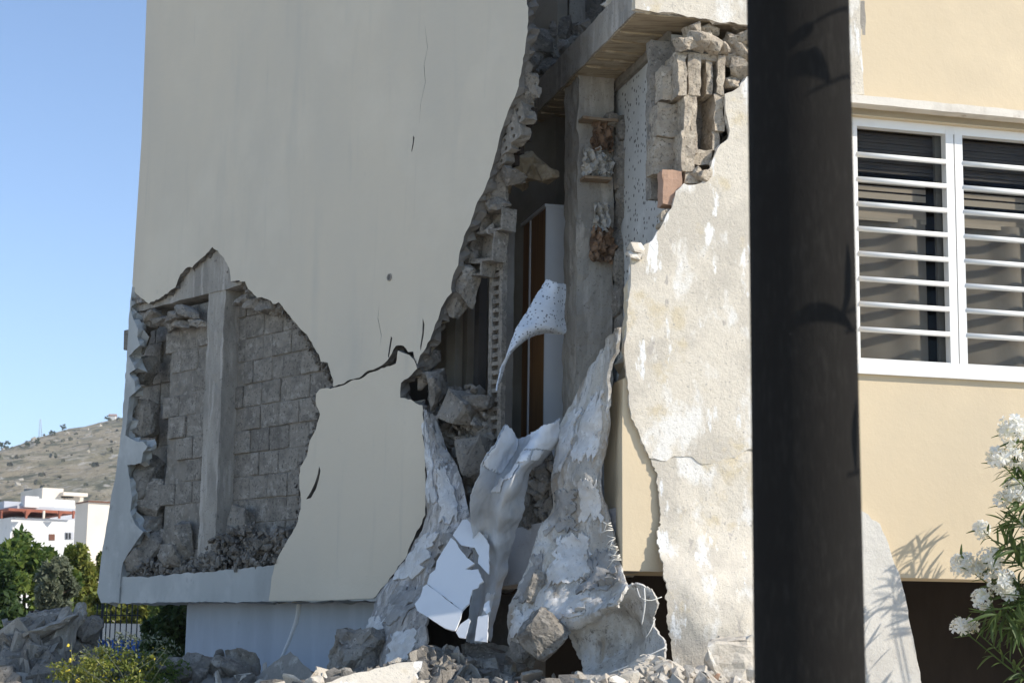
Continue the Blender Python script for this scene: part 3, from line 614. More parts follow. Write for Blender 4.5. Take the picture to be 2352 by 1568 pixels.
# upper storey: block wall behind the slab
p0 = Rb(2.75).at(1185, 100); p1 = Rb(2.75).at(1470, 100)
block_wall('block_wall', C0 - ZV * C0.z, uR, nR, (ua(p0) - .4, ua(p1) + .3), (ZS + .24, ZS + 2.1), -2.75, jit=.03)
box('column', G0, RX, ((ua(Rb(2.5).at(1303, 50)), ua(Rb(2.5).at(1340, 50))), (2.45, 2.75), (ZS + .2, ZT - .2)), m_conc, B, rough=.01, n=(4, 4, 24), fs=9)
for k in range(34):
    x = random.uniform(1190, 1440); yl = 27 + (1458 - x) * 1.03
    p = S(aS + random.uniform(.05, .15)).at(x, yl - 75); s = random.uniform(.03, .075)
    if k < 12: chunk('broken_mortar', p, (s, s, s * .7), m_rub if x < 1370 else m_rubw, (random.random(), random.random(), random.random()), parent=B, npts=12, sub=2, amp=.012)
for x, y, s in [(1255, 165, .12), (1235, 200, .10), (1220, 150, .12), (1275, 130, .10), (1300, 110, .09), (1230, 250, .06), (1330, 80, .07), (1240, 100, .10), (1285, 70, .09)]:
    chunk('broken_block', Rb(2.4).at(x, y), (s, .1, s * 1.2), m_block, (random.uniform(-.2, .2), random.uniform(-.2, .2), .3), parent=B, npts=18, amp=.02, boxy=.8)

# hollow bricks left along the torn edge of the big panel
def hollow_brick(x, y, lx, lz, off, holes, tilt=0, dpt=.12, mat=None):
    """frame and webs round real openings, lying in the plane of the shaded front"""
    p = L.at(x, y, off); t = .016
    ax = (uL * math.cos(tilt) + ZV * math.sin(tilt), nL, ZV * math.cos(tilt) - uL * math.sin(tilt))
    nx, nz = holes
    br = box('hollow_brick', p, ax, ((-lx / 2, lx / 2), (-dpt, -dpt + .02), (-lz / 2, lz / 2)), mat or m_mortar, B, rough=.006, n=(4, 1, 4), fs=18)
    for i in range(nx + 1):
        q = -lx / 2 + (lx - t) * i / nx
        box('web', p, ax, ((q, q + t), (-dpt + .02, 0), (-lz / 2, lz / 2)), mat or m_mortar, br, rough=.006, n=(1, 3, 6), fs=18)
    for k in range(nz + 1):
        q = -lz / 2 + (lz - t) * k / nz
        box('web', p, ax, ((-lx / 2, lx / 2), (-dpt + .02, -.003), (q, q + t)), mat or m_mortar, br, rough=.006, n=(6, 3, 1), fs=18)
    return br
def perforated_brick(x, y, w_, h_, off, nh, tilt):
    p = L.at(x, y, off); pl = Pl(p, nL); c_, s_ = math.cos(tilt), math.sin(tilt)
    T = lambda a, b: (a * c_ - b * s_, a * s_ + b * c_)
    hs = []
    for k in range(nh):
        cz = (k + .5) / nh * h_ - h_ / 2; r_ = min(w_ * .16, h_ / nh * .26)
        hs.append([T(r_ * math.cos(t), cz + r_ * .9 * math.sin(t)) for t in np.linspace(0, 6.283, 9)[:-1]])
    out = [T(-w_ / 2, -h_ / 2), T(w_ / 2, -h_ / 2), T(w_ / 2, h_ / 2), T(-w_ / 2, h_ / 2)]
    br = plate2('perforated_brick', pl, out, 0, .10, m_mortar, B, holes=hs, amp=.012, step=.03, back=.02)
    box('hole_shade_plate', p, LX, ((-w_ * .42, w_ * .42), (-.13, -.09), (-h_ * .42, h_ * .42)), m_void, br)  # near-black plate puts the shade into the holes of the brick
for a in [(1176, 296, .13, .17, -.04, 3, .35), (1160, 332, .11, .12, -.04, 2, .35), (1190, 262, .11, .13, -.05, 2, .4), (1150, 362, .10, .10, -.05, 2, .3)]: perforated_brick(*a)
for a in [(1128, 505, .24, .15, -.10, (1, 1)), (1106, 565, .26, .20, -.10, (1, 1)), (1085, 615, .20, .10, -.10, (1, 1))]: hollow_brick(*a, tilt=random.uniform(.05, .18), mat=m_block)
for x, y, a_, b_, tl in [(1142, 430, .12, .14, .1), (1062, 660, .10, .14, .3), (1046, 690, .08, .12, .3), (1072, 640, .08, .1, .2), (1132, 470, .13, .05, .1), (1204, 225, .06, .08, .4), (1212, 200, .05, .1, .3)]:
    chunk('broken_block', L.at(x, y, -.12), (a_, .07, b_), m_block, (0, -tl, math.atan2(uL.y, uL.x)), parent=B, npts=20, amp=.02, boxy=.9)
for x, y, s in [(1216, 388, .15), (1185, 402, .12), (1245, 400, .10), (1160, 410, .10)]:
    chunk('broken_mortar', L.at(x, y, -.75), (s, s * .8, s * .6), m_soffit, (random.random(), random.random(), random.random()), parent=B, npts=16, amp=.02)
for x, y, s in [(1195, 268, .06), (1210, 240, .05), (1170, 312, .05), (1145, 405, .07), (1180, 400, .08), (1120, 470, .06), (1090, 590, .05), (1225, 215, .05), (985, 830, .10), (1000, 860, .09), (1008, 900, .08), (975, 870, .07), (1130, 530, .05)]:
    chunk('broken_mortar', L.at(x, y, -.14), (s, s * .8, s * .75), m_rub, (random.random() * 2, random.random() * 2, random.random() * 2), parent=B, npts=16, amp=.02)

def rim(line, n, off, smin, smax, mat, dx=0, dy=4):
    sp_ = []; P_ = [Vector((p[0], p[1])) for p in line]; seg = [(P_[i + 1] - P_[i]).length for i in range(len(P_) - 1)]; tot = sum(seg)
    for _ in range(n):
        t = random.uniform(0, tot); i = 0
        while i < len(seg) - 1 and t > seg[i]: t -= seg[i]; i += 1
        q = P_[i].lerp(P_[i + 1], min(1, t / seg[i])); s_ = smin + (smax - smin) * random.random() ** 2
        sp_.append((L.at(q.x + dx + random.gauss(0, 3), q.y + dy + random.gauss(0, 3), off - random.uniform(0, .08)), s_))
    o = debris('broken_edge', sp_, mat, B); o['kind'] = 'stuff'
rim(pts_hole_top[2:10], 130, -.05, .012, .04, m_dkconc, 4, 6)
rim(pts_hole_top[9:20], 60, -.06, .01, .03, m_rub, -3, 5)
rim(pts_hole_top[20:], 80, -.10, .01, .03, m_block, -6, 4)
rim(tear_right[:18], 170, -.07, .008, .030, m_dkconc, 6, 4)
rim(tear_right[14:26], 150, -.08, .010, .036, m_dkconc, 9, 0)
rim(low_outline[0:16], 90, -.10, .008, .024, m_block, -4, 0)
# perforated jamb standing in the opening
jm = box('jamb', L.at(1142, 750, -.22) - ZV * L.at(1142, 750, -.22).z, LX, ((-.05, .09), (-.10, -.04), (L.at(1135, 1020, -.2).z, L.at(1140, 488, -.2).z)), m_dkconc, B, rough=.004, n=(2, 2, 30), fs=12)  # dark backing gives the perforations their shade by colour
jo = L.at(1142, 750, -.22); jo = jo - ZV * jo.z; z0 = L.at(1135, 1020, -.2).z; z1 = L.at(1140, 488, -.2).z
for (q0, q1) in ((-.05, -.015), (.055, .09)):
    box('edge_strip', jo, LX, ((q0, q1), (-.04, .0), (z0, z1)), m_block, jm, rough=.006, n=(2, 2, 40), fs=16)
nr = 26
for k in range(nr + 1):
    zz = z0 + (z1 - z0) * k / nr
    big = .012 if zz < z0 + (z1 - z0) * .75 else .05
    box('rung', jo, LX, ((-.02, .06), (-.04, -.004), (zz - big / 2 - .008, zz + big / 2 + .008)), m_block, jm, rough=.005, n=(3, 2, 2), fs=18)
for nm, a0, a1, off, x in (('shutter_post', -.05, .05, -.5, 1040), ('shutter_post', -.02, .03, -.5, 1100)):
    q = L.at(x, 800, off); q = q - ZV * q.z
    box(nm, q, LX, ((a0, a1), (-.05, .02), (ZB + .25, ZS - .8)), m_inner if x == 1040 else m_shut, B)
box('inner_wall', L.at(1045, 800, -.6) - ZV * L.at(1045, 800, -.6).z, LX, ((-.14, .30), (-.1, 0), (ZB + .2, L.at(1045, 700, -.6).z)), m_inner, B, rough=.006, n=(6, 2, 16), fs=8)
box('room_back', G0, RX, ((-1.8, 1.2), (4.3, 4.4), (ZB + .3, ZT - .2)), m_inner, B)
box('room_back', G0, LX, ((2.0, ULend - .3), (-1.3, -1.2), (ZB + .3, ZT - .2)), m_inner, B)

# ------------------------------------------------------------------ hanging sheets
def LP(rows): return [[L.at(x, y, o) for x, y, o in r] for r in rows]
def DP(rows): return [[at(x, y, d) for x, y, d in r] for r in rows]
sh1 = Sheet(LP([[(973, 930, .01), (985, 945, -.02), (1002, 952, -.06)],
                [(977, 1030, .02), (1000, 1030, .0), (1027, 1031, -.05)],
                [(978, 1100, .04), (1015, 1090, .03), (1056, 1080, -.04)],
                [(976, 1185, .08), (1030, 1180, .10), (1077, 1168, .02)],
                [(938, 1268, .10), (1000, 1250, .16), (1092, 1240, .08)],
                [(880, 1352, .13), (965, 1345, .24), (1090, 1330, .15)],
                [(850, 1420, .22), (910, 1420, .38), (990, 1410, .33)],
                [(836, 1480, .30), (890, 1490, .46), (976, 1475, .42)],
                [(840, 1560, .36), (890, 1560, .52), (940, 1540, .5)]]))
o = recentre(sh1.build('plaster_sheet', m_sheet, nu=40, nv=84, thick=.018, amp=.03, fs=5, rag=.035, seed=1, crease=.009))
tag(o, 'torn grey and white plaster sheet hanging left of the white boards', 'plaster sheet')
m_skim = surf('skim_coat', (.66, .64, .61), [((.56, .54, .51), 6, .46, .58), ((.72, .71, .69), 14, .54, .62), ((.40, .385, .36), 45, .60, .67)], [(30, .5, .01), (110, .5, .005)], .95)
m_coat = surf('grey_base_coat', (.34, .325, .305), [((.26, .25, .235), 6, .46, .58), ((.42, .405, .385), 16, .54, .62)], [(30, .6, .01), (110, .6, .005)], .95)
def flakes(sheet, parent, regs, amp, fs, seed, crease):
    for (reg, wht, lf) in regs:
        f = sheet.build('plaster_flake', m_skim if wht else m_coat, None, nu=20, nv=26, thick=.010, amp=amp, fs=fs, rag=.34, seed=seed, region=reg, lift=lf, crease=crease, fuzz=.03, rfreq=3.2); attach(f, parent)
flakes(sh1, o, [((.02, .30, .04, .34), 1, .010), ((.30, .75, .22, .42), 1, .011), ((.05, .50, .44, .60), 1, .012), ((.55, .98, .46, .60), 0, .010), ((.20, .70, .62, .78), 0, .011), ((.0, .35, .74, .96), 1, .012), ((.5, .9, .80, .97), 1, .010), ((.60, .98, .02, .22), 0, .010)], .03, 5, 1, .009)
sh3 = Sheet(DP([[(1415, 756, 10.80), (1420, 752, 10.79), (1425, 750, 10.77), (1430, 750, 10.76)],
                [(1360, 835, 11.3), (1375, 840, 11.1), (1395, 845, 10.95), (1408, 850, 10.86)],
                [(1312, 930, 11.45), (1340, 935, 11.2), (1370, 930, 11.0), (1396, 925, 10.88)],
                [(1277, 1035, 11.4), (1310, 1035, 11.15), (1350, 1030, 10.95), (1391, 1020, 10.9)],
                [(1268, 1130, 11.25), (1300, 1120, 11.05), (1345, 1115, 10.9), (1382, 1110, 10.88)],
                [(1243, 1220, 11.15), (1290, 1210, 11.02), (1350, 1200, 10.92), (1403, 1205, 10.82)],
                [(1207, 1310, 11.08), (1270, 1300, 10.95), (1350, 1290, 10.84), (1424, 1298, 10.68)],
                [(1172, 1390, 11.06), (1240, 1380, 10.88), (1330, 1365, 10.74), (1440, 1340, 10.50)],
                [(1164, 1445, 11.04), (1225, 1438, 10.84), (1310, 1418, 10.66), (1425, 1378, 10.40)],
                [(1170, 1490, 11.08), (1225, 1472, 10.90), (1312, 1446, 10.74), (1424, 1394, 10.46)],
                [(1180, 1484, 11.3), (1230, 1462, 11.15), (1312, 1434, 10.95), (1420, 1384, 10.65)]]))
o = recentre(sh3.build('plaster_sheet', surf('hanging_render', (.60, .56, .49), [((.46, .43, .385), (3, 3, 1.6), .45, .57), ((.70, .675, .63), (6, 6, 2.2), .50, .60), ((.42, .35, .27), (5, 5, 2), .54, .64), ((.66, .65, .63), (18, 18, 5), .56, .64), ((.27, .25, .225), (26, 26, 7), .57, .66), ((.20, .185, .165), 80, .60, .67)], [(8, .5, .03), (34, .9, .016), (120, .6, .006)], .95),
                       nu=58, nv=100, thick=.022, amp=.04, fs=4.0, rag=.025, seed=5, crease=.010))
tag(o, 'broad pale plaster sheet sagging from the building corner with rolled lower edge', 'plaster sheet')
flakes(sh3, o, [((.05, .40, .20, .36), 1, .011), ((.45, .90, .16, .34), 1, .012), ((.10, .55, .40, .52), 0, .011), ((.55, .95, .38, .50), 1, .011), ((.30, .70, .52, .66), 1, .013), ((.02, .26, .56, .70), 0, .010), ((.62, .95, .56, .70), 0, .011), ((.40, .75, .70, .80), 1, .012), ((.05, .32, .72, .84), 1, .011)], .04, 4.0, 5, .010)
sh4 = Sheet(DP([[(1300, 1440, 10.75), (1375, 1400, 10.6), (1440, 1345, 10.5), (1494, 1350, 10.45)],
                [(1315, 1490, 10.8), (1385, 1450, 10.75), (1450, 1405, 10.62), (1507, 1390, 10.42)],
                [(1335, 1530, 10.7), (1400, 1500, 10.72), (1455, 1470, 10.66), (1505, 1434, 10.5)],
                [(1340, 1568, 10.5), (1400, 1545, 10.55), (1465, 1510, 10.55), (1529, 1483, 10.36)],
                [(1335, 1640, 10.3), (1400, 1620, 10.35), (1465, 1590, 10.4), (1526, 1560, 10.3)]]))
o = recentre(sh4.build('plaster_sheet', MATS['hanging_render'], nu=46, nv=46, thick=.014, amp=.03, fs=4, rag=.025, seed=8, crease=.006))
tag(o, 'curled plaster sheet folded under the broad pale sheet beside the dark gap', 'plaster sheet')
sh2 = Sheet(DP([[(1166, 973, 11.35), (1190, 1008, 11.5), (1238, 985, 11.3), (1288, 958, 11.35)],
                [(1144, 999, 11.2), (1186, 1032, 11.45), (1226, 1018, 11.2), (1282, 1012, 11.4)],
                [(1119, 1039, 11.1), (1168, 1062, 11.4), (1202, 1058, 11.1), (1245, 1062, 11.4)],
                [(1101, 1089, 11.1), (1142, 1105, 11.3), (1178, 1098, 11.05), (1218, 1090, 11.35)],
                [(1080, 1151, 11.2), (1122, 1162, 11.32), (1155, 1160, 11.15), (1201, 1166, 11.32)],
                [(1083, 1230, 11.40), (1112, 1240, 11.46), (1142, 1240, 11.32), (1180, 1237, 11.38)],
                [(1088, 1330, 11.46), (1112, 1330, 11.5), (1136, 1330, 11.38), (1160, 1334, 11.42)],
                [(1078, 1400, 11.46), (1102, 1400, 11.5), (1122, 1400, 11.4), (1146, 1390, 11.42)],
                [(1068, 1474, 11.46), (1090, 1478, 11.5), (1106, 1478, 11.42), (1128, 1474, 11.44)]]))
cl = sh2.build('reinforcing_cloth', m_mesh, nu=60, nv=100, thick=.004, amp=.022, fs=7, rag=.015, seed=11, crease=.006)
# paint skins still clinging to the cloth
for reg, nu, nv, rg, sd in [((.0, .34, .0, .335), 26, 34, .10, 1), ((.55, .99, .0, .17), 30, 24, .10, 2), ((.56, .70, .17, .27), 14, 18, .22, 3), ((.50, .62, .27, .38), 12, 16, .2, 4), ((.38, .50, .36, .44), 10, 12, .22, 5), ((.72, .86, .17, .24), 12, 12, .24, 6), ((.30, .46, .60, .65), 8, 8, .25, 7), ((.52, .76, .80, .99), 16, 20, .14, 8)]:
    f = sh2.build('paint_skin', m_wht, cl, nu=nu, nv=nv, thick=.004, amp=.022, fs=7, rag=rg, seed=11, region=reg, lift=.010, crease=.006, fuzz=.12)
recl = cl
tag(cl, 'blue grey reinforcing cloth with peeling white paint hanging in the opening', 'cloth')
# white boards
bn = Vector((-.42, -.80, .42)); BP = Pl(at(1040, 1330, 11.28), bn)
bds = [('upper broken white board with round notch lying over the cloth', [(1062, 1193), (1073, 1192), (1110, 1229), (1123, 1249), (1123, 1318), (1098, 1293), (1100, 1275), (1090, 1257), (1080, 1256), (1059, 1251), (1040, 1228)], .0),
       ('largest white board with jagged right side in the middle of the wreckage', [(1036, 1234), (1046, 1242), (1054, 1257), (1072, 1280), (1090, 1293), (1069, 1306), (1082, 1308), (1098, 1306), (1103, 1318), (1110, 1334), (1100, 1341), (1098, 1349), (1085, 1354), (1077, 1385), (1061, 1401), (981, 1340), (987, 1318), (999, 1308), (1003, 1288)], .02),
       ('lower white board below the largest white board, over the dark hollow', [(980, 1341), (1061, 1402), (1058, 1418), (1045, 1447), (1024, 1442), (1008, 1433), (958, 1401), (952, 1386), (965, 1369), (971, 1347)], .03),
       ('small white board scrap at the foot of the cloth, narrow and leaning', [(1047, 1451), (1057, 1433), (1077, 1419), (1080, 1423), (1069, 1466), (1054, 1463)], .02),
       ('rectangular white board scrap at the bottom right end of the cloth', [(1098, 1415), (1121, 1410), (1119, 1474), (1090, 1471)], .03),
       ('tiny white flake above the rectangular board scrap', [(1113, 1385), (1124, 1377), (1126, 1402), (1118, 1410), (1110, 1398)], .03)]
for lab, px, off in bds:
    o = recentre(plate('white_board', BP, px, off, .012, m_wht, None, amp=.003, step=.02, back=.004, rings=1)); tag(o, lab, 'board')
# spotted sheet curling out of the room
fl_rows = [((1256, 640), (1298, 652)), ((1238, 668), (1298, 690)), ((1222, 692), (1298, 730)), ((1205, 720), (1298, 765)), ((1188, 748), (1250, 765)), ((1172, 785), (1213, 779)), ((1160, 818), (1183, 803)), ((1150, 852), (1164, 834)), ((1144, 880), (1151, 868)), ((1141, 897), (1142, 893))]
flap = Sheet(DP([[(l[0] + (r[0] - l[0]) * t, l[1] + (r[1] - l[1]) * t, 11.98 - .05 * k + (.12 if k > 3 else .03 * k) * (t - .5) - .10 * math.sin(math.pi * t) * (k < 7)) for t in (0, .33, .67, 1)] for k, (l, r) in enumerate(fl_rows)]), 80)
o = recentre(flap.build('spotted_sheet', m_flap, nu=40, nv=70, thick=.008, amp=.010, fs=6, rag=.03, ragsides='lt', seed=2))
tag(o, 'curved white sheet with grey spots curling out beside the inner column', 'sheet')

# ------------------------------------------------------------------ furniture and rags inside
pw = Rb(2.0).at(1252, 700); a0 = ua(pw); zt = Rb(2.0).at(1252, 475).z; zb = ZB + .32
wd = thing('wardrobe', C0 + uR * a0 - nR * 2.0 + ZV * (zb - C0.z), 'tall white sided wardrobe with brown doors inside the torn open room', 'wardrobe')
box('side_panel', G0, RX, ((a0, a0 + .6), (2.0, 2.02), (zb, zt)), m_cab, wd)
box('top_panel', G0, RX, ((a0 - .012, a0 + .6), (1.995, 3.3), (zt, zt + .022)), m_cab, wd)
for k in range(3):
    s0 = 2.025 + k * .42
    box('door', G0, RX, ((a0 + .004, a0 + .03), (s0, s0 + .395), (zb + .05, zt - .002)), m_wood, wd)
    box('divider', G0, RX, ((a0 - .006, a0 + .02), (s0 + .397, s0 + .418), (zb, zt - .001)), m_cab, wd)
p = Rb(2.9).at(1192, 512); o = chunk('cloth_bundle', p, (.10, .14, .09), m_bluecloth, (0, 0, .4), 'dark blue patterned cloth bundle lying on top of the wardrobe', 'cloth', npts=14, amp=.03)
# two little shelves with torn paper and rags against the inner column
def crumple(name, x, y, w_, h_, mat, label, seed, cat='rag'):
    p = Rb(sC - .06).at(x, y); r = random.Random(seed); N = 13; V = []; Fc = []
    for j in range(N):
        for i in range(N):
            a = (i / (N - 1) - .5) * w_; z = (j / (N - 1) - .5) * h_
            a *= 1 - .35 * abs(j / (N - 1) - .5) * r.uniform(.2, 1.4)
            dpt = .05 * mnoise.noise(Vector((a * 22 + seed, z * 22, seed))) + .035 * mnoise.noise(Vector((a * 60, z * 60, seed + 4))) + .02 * math.sin(i * 1.3 + j * .6 + seed)
            V.append(p + uR * (a + .01 * r.uniform(-1, 1)) - nR * -1 * 0 + nR * dpt + ZV * (z + .012 * r.uniform(-1, 1)))
    for j in range(N - 1):
        for i in range(N - 1): q = j * N + i; Fc.append((q, q + 1, q + N + 1, q + N))
    o = mesh_obj(name, V, Fc, mat); md = o.modifiers.new('thickness', 'SOLIDIFY'); md.thickness = .006
    recentre(o); return tag(o, label, cat)
for y, x0, x1, lab in ((276, 1332, 1412, 'upper thin wooden slat fixed across the inner column'), (411, 1336, 1398, 'lower thin wooden slat below the white torn paper')):
    pl = Rb(sC - .04); a, b = ua(pl.at(x0, y)), ua(pl.at(x1, y)); z = pl.at(x0, y).z
    o = recentre(box('wooden_slat', G0, RX, ((a, b), (sC - .11, sC - .004), (z - .009, z + .009)), m_slat, None, rough=.004, n=(8, 2, 1), fs=14)); tag(o, lab, 'slat')
crumple('rag', 1384, 312, .16, .20, m_rag1, 'rust brown crumpled rag under the upper wooden slat', 3)
crumple('rag', 1366, 372, .17, .19, m_rag2, 'torn white paper bundle on the lower wooden slat', 9, 'paper')
crumple('rag', 1393, 385, .09, .15, m_rag2, 'small grey scrap beside the torn white paper bundle', 14, 'paper')
crumple('rag', 1382, 500, .11, .20, m_rag2, 'pale pointed scrap above the lowest rag on the column', 21, 'paper')
crumple('rag', 1384, 562, .17, .24, m_rag1, 'lowest brown rag bundle hanging halfway down the inner column', 33)

# ------------------------------------------------------------------ rubble in front of the building
def prof(x, xs, ys): return float(np.interp(x, xs, ys))
def mound_h(x, y):
    yf = prof(x, [-7, -4, -1.5, .6, 2.0], [10.2, 10.0, 9.4, 8.8, 8.6])     # front shoulder
    yb = yf + prof(x, [-7, -3, 0, 1.8], [4.2, 4.2, 2.6, 1.8])
    top = prof(x, [-8, -6, -4.4, -3.4, -2.6, -1.6, -1, .4, 1.5, 1.75, 2.1], [0, .6, 1.0, 1.08, 1.05, 1.22, 1.30, 1.30, 1.28, .9, .1])
    f = min(1, max(0, (y - (yf - 2.6)) / 2.6)); b = 1 - min(1, max(0, (y - yb) / 1.4))
    h = top * (f * f * (3 - 2 * f)) * b
    h += .16 * math.exp(-((x + .42) / .38) ** 2 - ((y - 11.35) / .4) ** 2) + .12 * math.exp(-((x - .85) / .45) ** 2 - ((y - 9.9) / .35) ** 2)
    h += .50 * math.exp(-((x + 3.45) / .36) ** 2 - ((y - 13.45) / .45) ** 2) + .22 * math.exp(-((x + 2.0) / .5) ** 2 - ((y - 12.6) / .4) ** 2)
    return h + (.06 * fr(x, y, 0, 2.2, 4) + .03 * fr(x, y, 2, 7, 3)) * min(1, h * 2) - .03
mo = grid('rubble_mound', -8.5, 2.4, 6, 16.5, 150, 140, mound_h, m_dust)
tag(mo, 'grey dusty mound of crushed masonry along the foot of the building', 'rubble', kind='stuff')
sp = []
for _ in range(4200):
    x = random.uniform(-5.6, 1.65); y = random.uniform(8.6, 15.2); h = mound_h(x, y)
    if h < .6: continue
    s = .012 + .08 * random.random() ** 2.6
    sp.append(((x, y, h + s * .3), s))
o = debris('rubble', sp, m_rub); tag(o, 'loose grey rubble fragments scattered over the mound', 'rubble', kind='stuff')
sp = []
for _ in range(520):
    x = random.gauss(-.40, .24); y = random.gauss(11.3, .22); s = .018 + .055 * random.random() ** 2; sp.append(((x, y, mound_h(x, y) + random.uniform(0, .06)), s))
o = debris('rubble', sp, m_rub); tag(o, 'heap of small grey rubble below the white boards', 'rubble', kind='stuff')
sp = []
for _ in range(420):
    x = random.gauss(.86, .24); y = random.gauss(9.85, .16); s = .018 + .06 * random.random() ** 2.2; sp.append(((x, y, mound_h(x, y) + random.uniform(0, .05)), s))
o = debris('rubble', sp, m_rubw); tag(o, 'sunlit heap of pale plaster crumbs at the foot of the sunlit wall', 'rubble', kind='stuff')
HLIB2 = [hull(12, (1, random.uniform(.6, 1), random.uniform(.10, .2)), k + 51, boxy=.8) for k in range(8)]
def chips(label, n, fx, fy, smin, smax, mat):
    global HLIB
    keep, HLIB = HLIB, HLIB2; out = []
    for _ in range(n):
        x = fx(); y = fy(); h = mound_h(x, y)
        if h < .6: continue
        out.append(((x, y, h + random.uniform(0, .06)), smin + (smax - smin) * random.random() ** 2))
    o = debris('plaster_chips', out, mat); HLIB = keep; return tag(o, label, 'rubble', kind='stuff')
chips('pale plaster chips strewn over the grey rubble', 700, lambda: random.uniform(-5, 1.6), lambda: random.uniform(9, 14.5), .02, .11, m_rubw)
chips('broken red brown brick scraps in the rubble', 90, lambda: random.uniform(-5, 1.6), lambda: random.uniform(9, 14), .015, .05, m_pink)
chips('flat slabs of broken render on the left heap', 160, lambda: random.gauss(-3.45, .32), lambda: random.gauss(13.15, .25), .04, .20, m_conc)
chips('thin grey render chips below the white boards', 220, lambda: random.gauss(-.35, .3), lambda: random.gauss(11.35, .22), .02, .10, m_conc)
# rubble lying on the broken floor inside the openings
def px_debris(name, pl, poly, n, off, smin, smax, mat, label):
    xs = [p[0] for p in poly]; ys = [p[1] for p in poly]; out = []
    def inside(x, y):
        c = False
        for i in range(len(poly)):
            x1, y1 = poly[i]; x2, y2 = poly[i - 1]
            if (y1 > y) != (y2 > y) and x < (x2 - x1) * (y - y1) / (y2 - y1) + x1: c = not c
        return c
    while len(out) < n:
        x = random.uniform(min(xs), max(xs)); y = random.uniform(min(ys), max(ys))
        if inside(x, y):
            s = smin + (smax - smin) * random.random() ** 2.2
            out.append((pl.at(x, y, off + random.uniform(-.12, .05)), s))
    o = debris(name, out, mat); return tag(o, label, 'rubble', kind='stuff')
px_debris('rubble', L, [(500, 1225), (560, 1205), (640, 1215), (672, 1222), (640, 1290), (560, 1304), (460, 1312), (300, 1322), (320, 1275), (450, 1280)], 760, -.04, .010, .042, m_rub, 'crumbled block debris on the base beam at the bottom of the left hole')
px_debris('rubble', L, [(985, 895), (1030, 905), (1070, 885), (1112, 900), (1118, 1010), (1108, 1060), (1080, 1150), (1060, 1100), (1030, 1020), (1000, 950)], 420, -.20, .014, .075, m_rub, 'grey rubble spilling down inside the torn opening beside the perforated jamb')
px_debris('rubble', L, [(1225, 1060), (1275, 1050), (1280, 1130), (1262, 1195), (1200, 1215), (1195, 1160)], 170, -.10, .02, .08, m_rub, 'brownish rubble wedged between the hanging cloth and the broad pale sheet')
for x, y, d, s, lab in [(1055, 935, -.12, (.16, .1, .11), 'squarish grey block fragment high in the rubble inside the opening'), (1085, 1050, -.10, (.13, .1, .14), 'flat grey block fragment low in the rubble beside the cloth'), (1095, 925, -.16, (.15, .08, .05), 'long tilted grey fragment beside the foot of the perforated jamb'), (1000, 900, -.05, (.07, .07, .14), 'upright grey fragment at the left lip of the torn opening')]:
    chunk('masonry_chunk', L.at(x, y, d), s, m_rub, (random.uniform(-.3, .3), random.uniform(-.5, .5), -.9), lab, npts=16, amp=.02, boxy=.85)
# big single pieces
def slab_piece(name, px, depth, nrm, thick, mat, label, cat='rubble', amp=.012):
    cx = sum(p[0] for p in px) / len(px); cy = sum(p[1] for p in px) / len(px)
    o = recentre(plate(name, Pl(at(cx, cy, depth), nrm), px, 0, thick, mat, None, amp=amp, step=.03, back=.02)); return tag(o, label, cat)
slab_piece('concrete_slab', [(735, 1590), (748, 1567), (800, 1550), (860, 1533), (925, 1520), (955, 1517), (972, 1518), (968, 1532), (958, 1545), (962, 1556), (945, 1572), (930, 1600)], 9.2, (.2, -.75, .62), .05, m_white, 'sunlit cream plaster slab lying at the bottom edge of the view')
slab_piece('concrete_slab', [(578, 1568), (600, 1545), (628, 1520), (668, 1494), (690, 1515), (712, 1535), (728, 1570), (728, 1620), (580, 1620)], 12.1, (-.2, -.85, .5), .05, m_conc, 'grey triangular slab leaning up against the blue white lower wall')
chunk('masonry_chunk', at(818, 1512, 11.75), (.13, .16, .22), m_rub, (.2, .1, .5), 'tall dark broken lump left of the hanging plaster sheet', seed=41, npts=22, amp=.07, boxy=.75)
ck = chunk('masonry_chunk', at(1246, 1458, 10.66), (.115, .085, .12), m_block, (.3, .66, .3), 'grey cinder block fragment caught on the broad pale sheet', seed=12, npts=60, amp=.02, boxy=1.0)
chunk('masonry_chunk', at(1204, 1487, 10.95), (.07, .08, .09), m_rub, (.3, .2, .9), 'small dark lump left of the caught cinder block fragment', seed=15, npts=16, amp=.03)
chunk('masonry_chunk', at(1228, 1350, 10.93), (.045, .035, .10), m_rub, (.1, .35, .2), 'brown lump in place of an oval patch of missing plaster in the broad pale sheet', seed=18, npts=18, amp=.02)  # added lump where the sheet has an oval patch of missing plaster
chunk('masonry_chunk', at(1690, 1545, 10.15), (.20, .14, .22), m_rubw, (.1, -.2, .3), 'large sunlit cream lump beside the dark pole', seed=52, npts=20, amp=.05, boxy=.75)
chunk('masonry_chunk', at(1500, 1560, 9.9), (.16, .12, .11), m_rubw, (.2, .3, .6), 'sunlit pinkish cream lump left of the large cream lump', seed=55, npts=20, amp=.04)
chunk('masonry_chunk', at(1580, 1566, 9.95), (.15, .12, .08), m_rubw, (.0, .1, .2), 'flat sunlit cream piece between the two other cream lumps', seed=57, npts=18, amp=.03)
chunk('masonry_chunk', at(722, 1572, 9.2), (.045, .05, .05), m_rubw, (.3, .1, .2), 'small sunlit lump left of the cream slab', seed=58, npts=18, amp=.02)
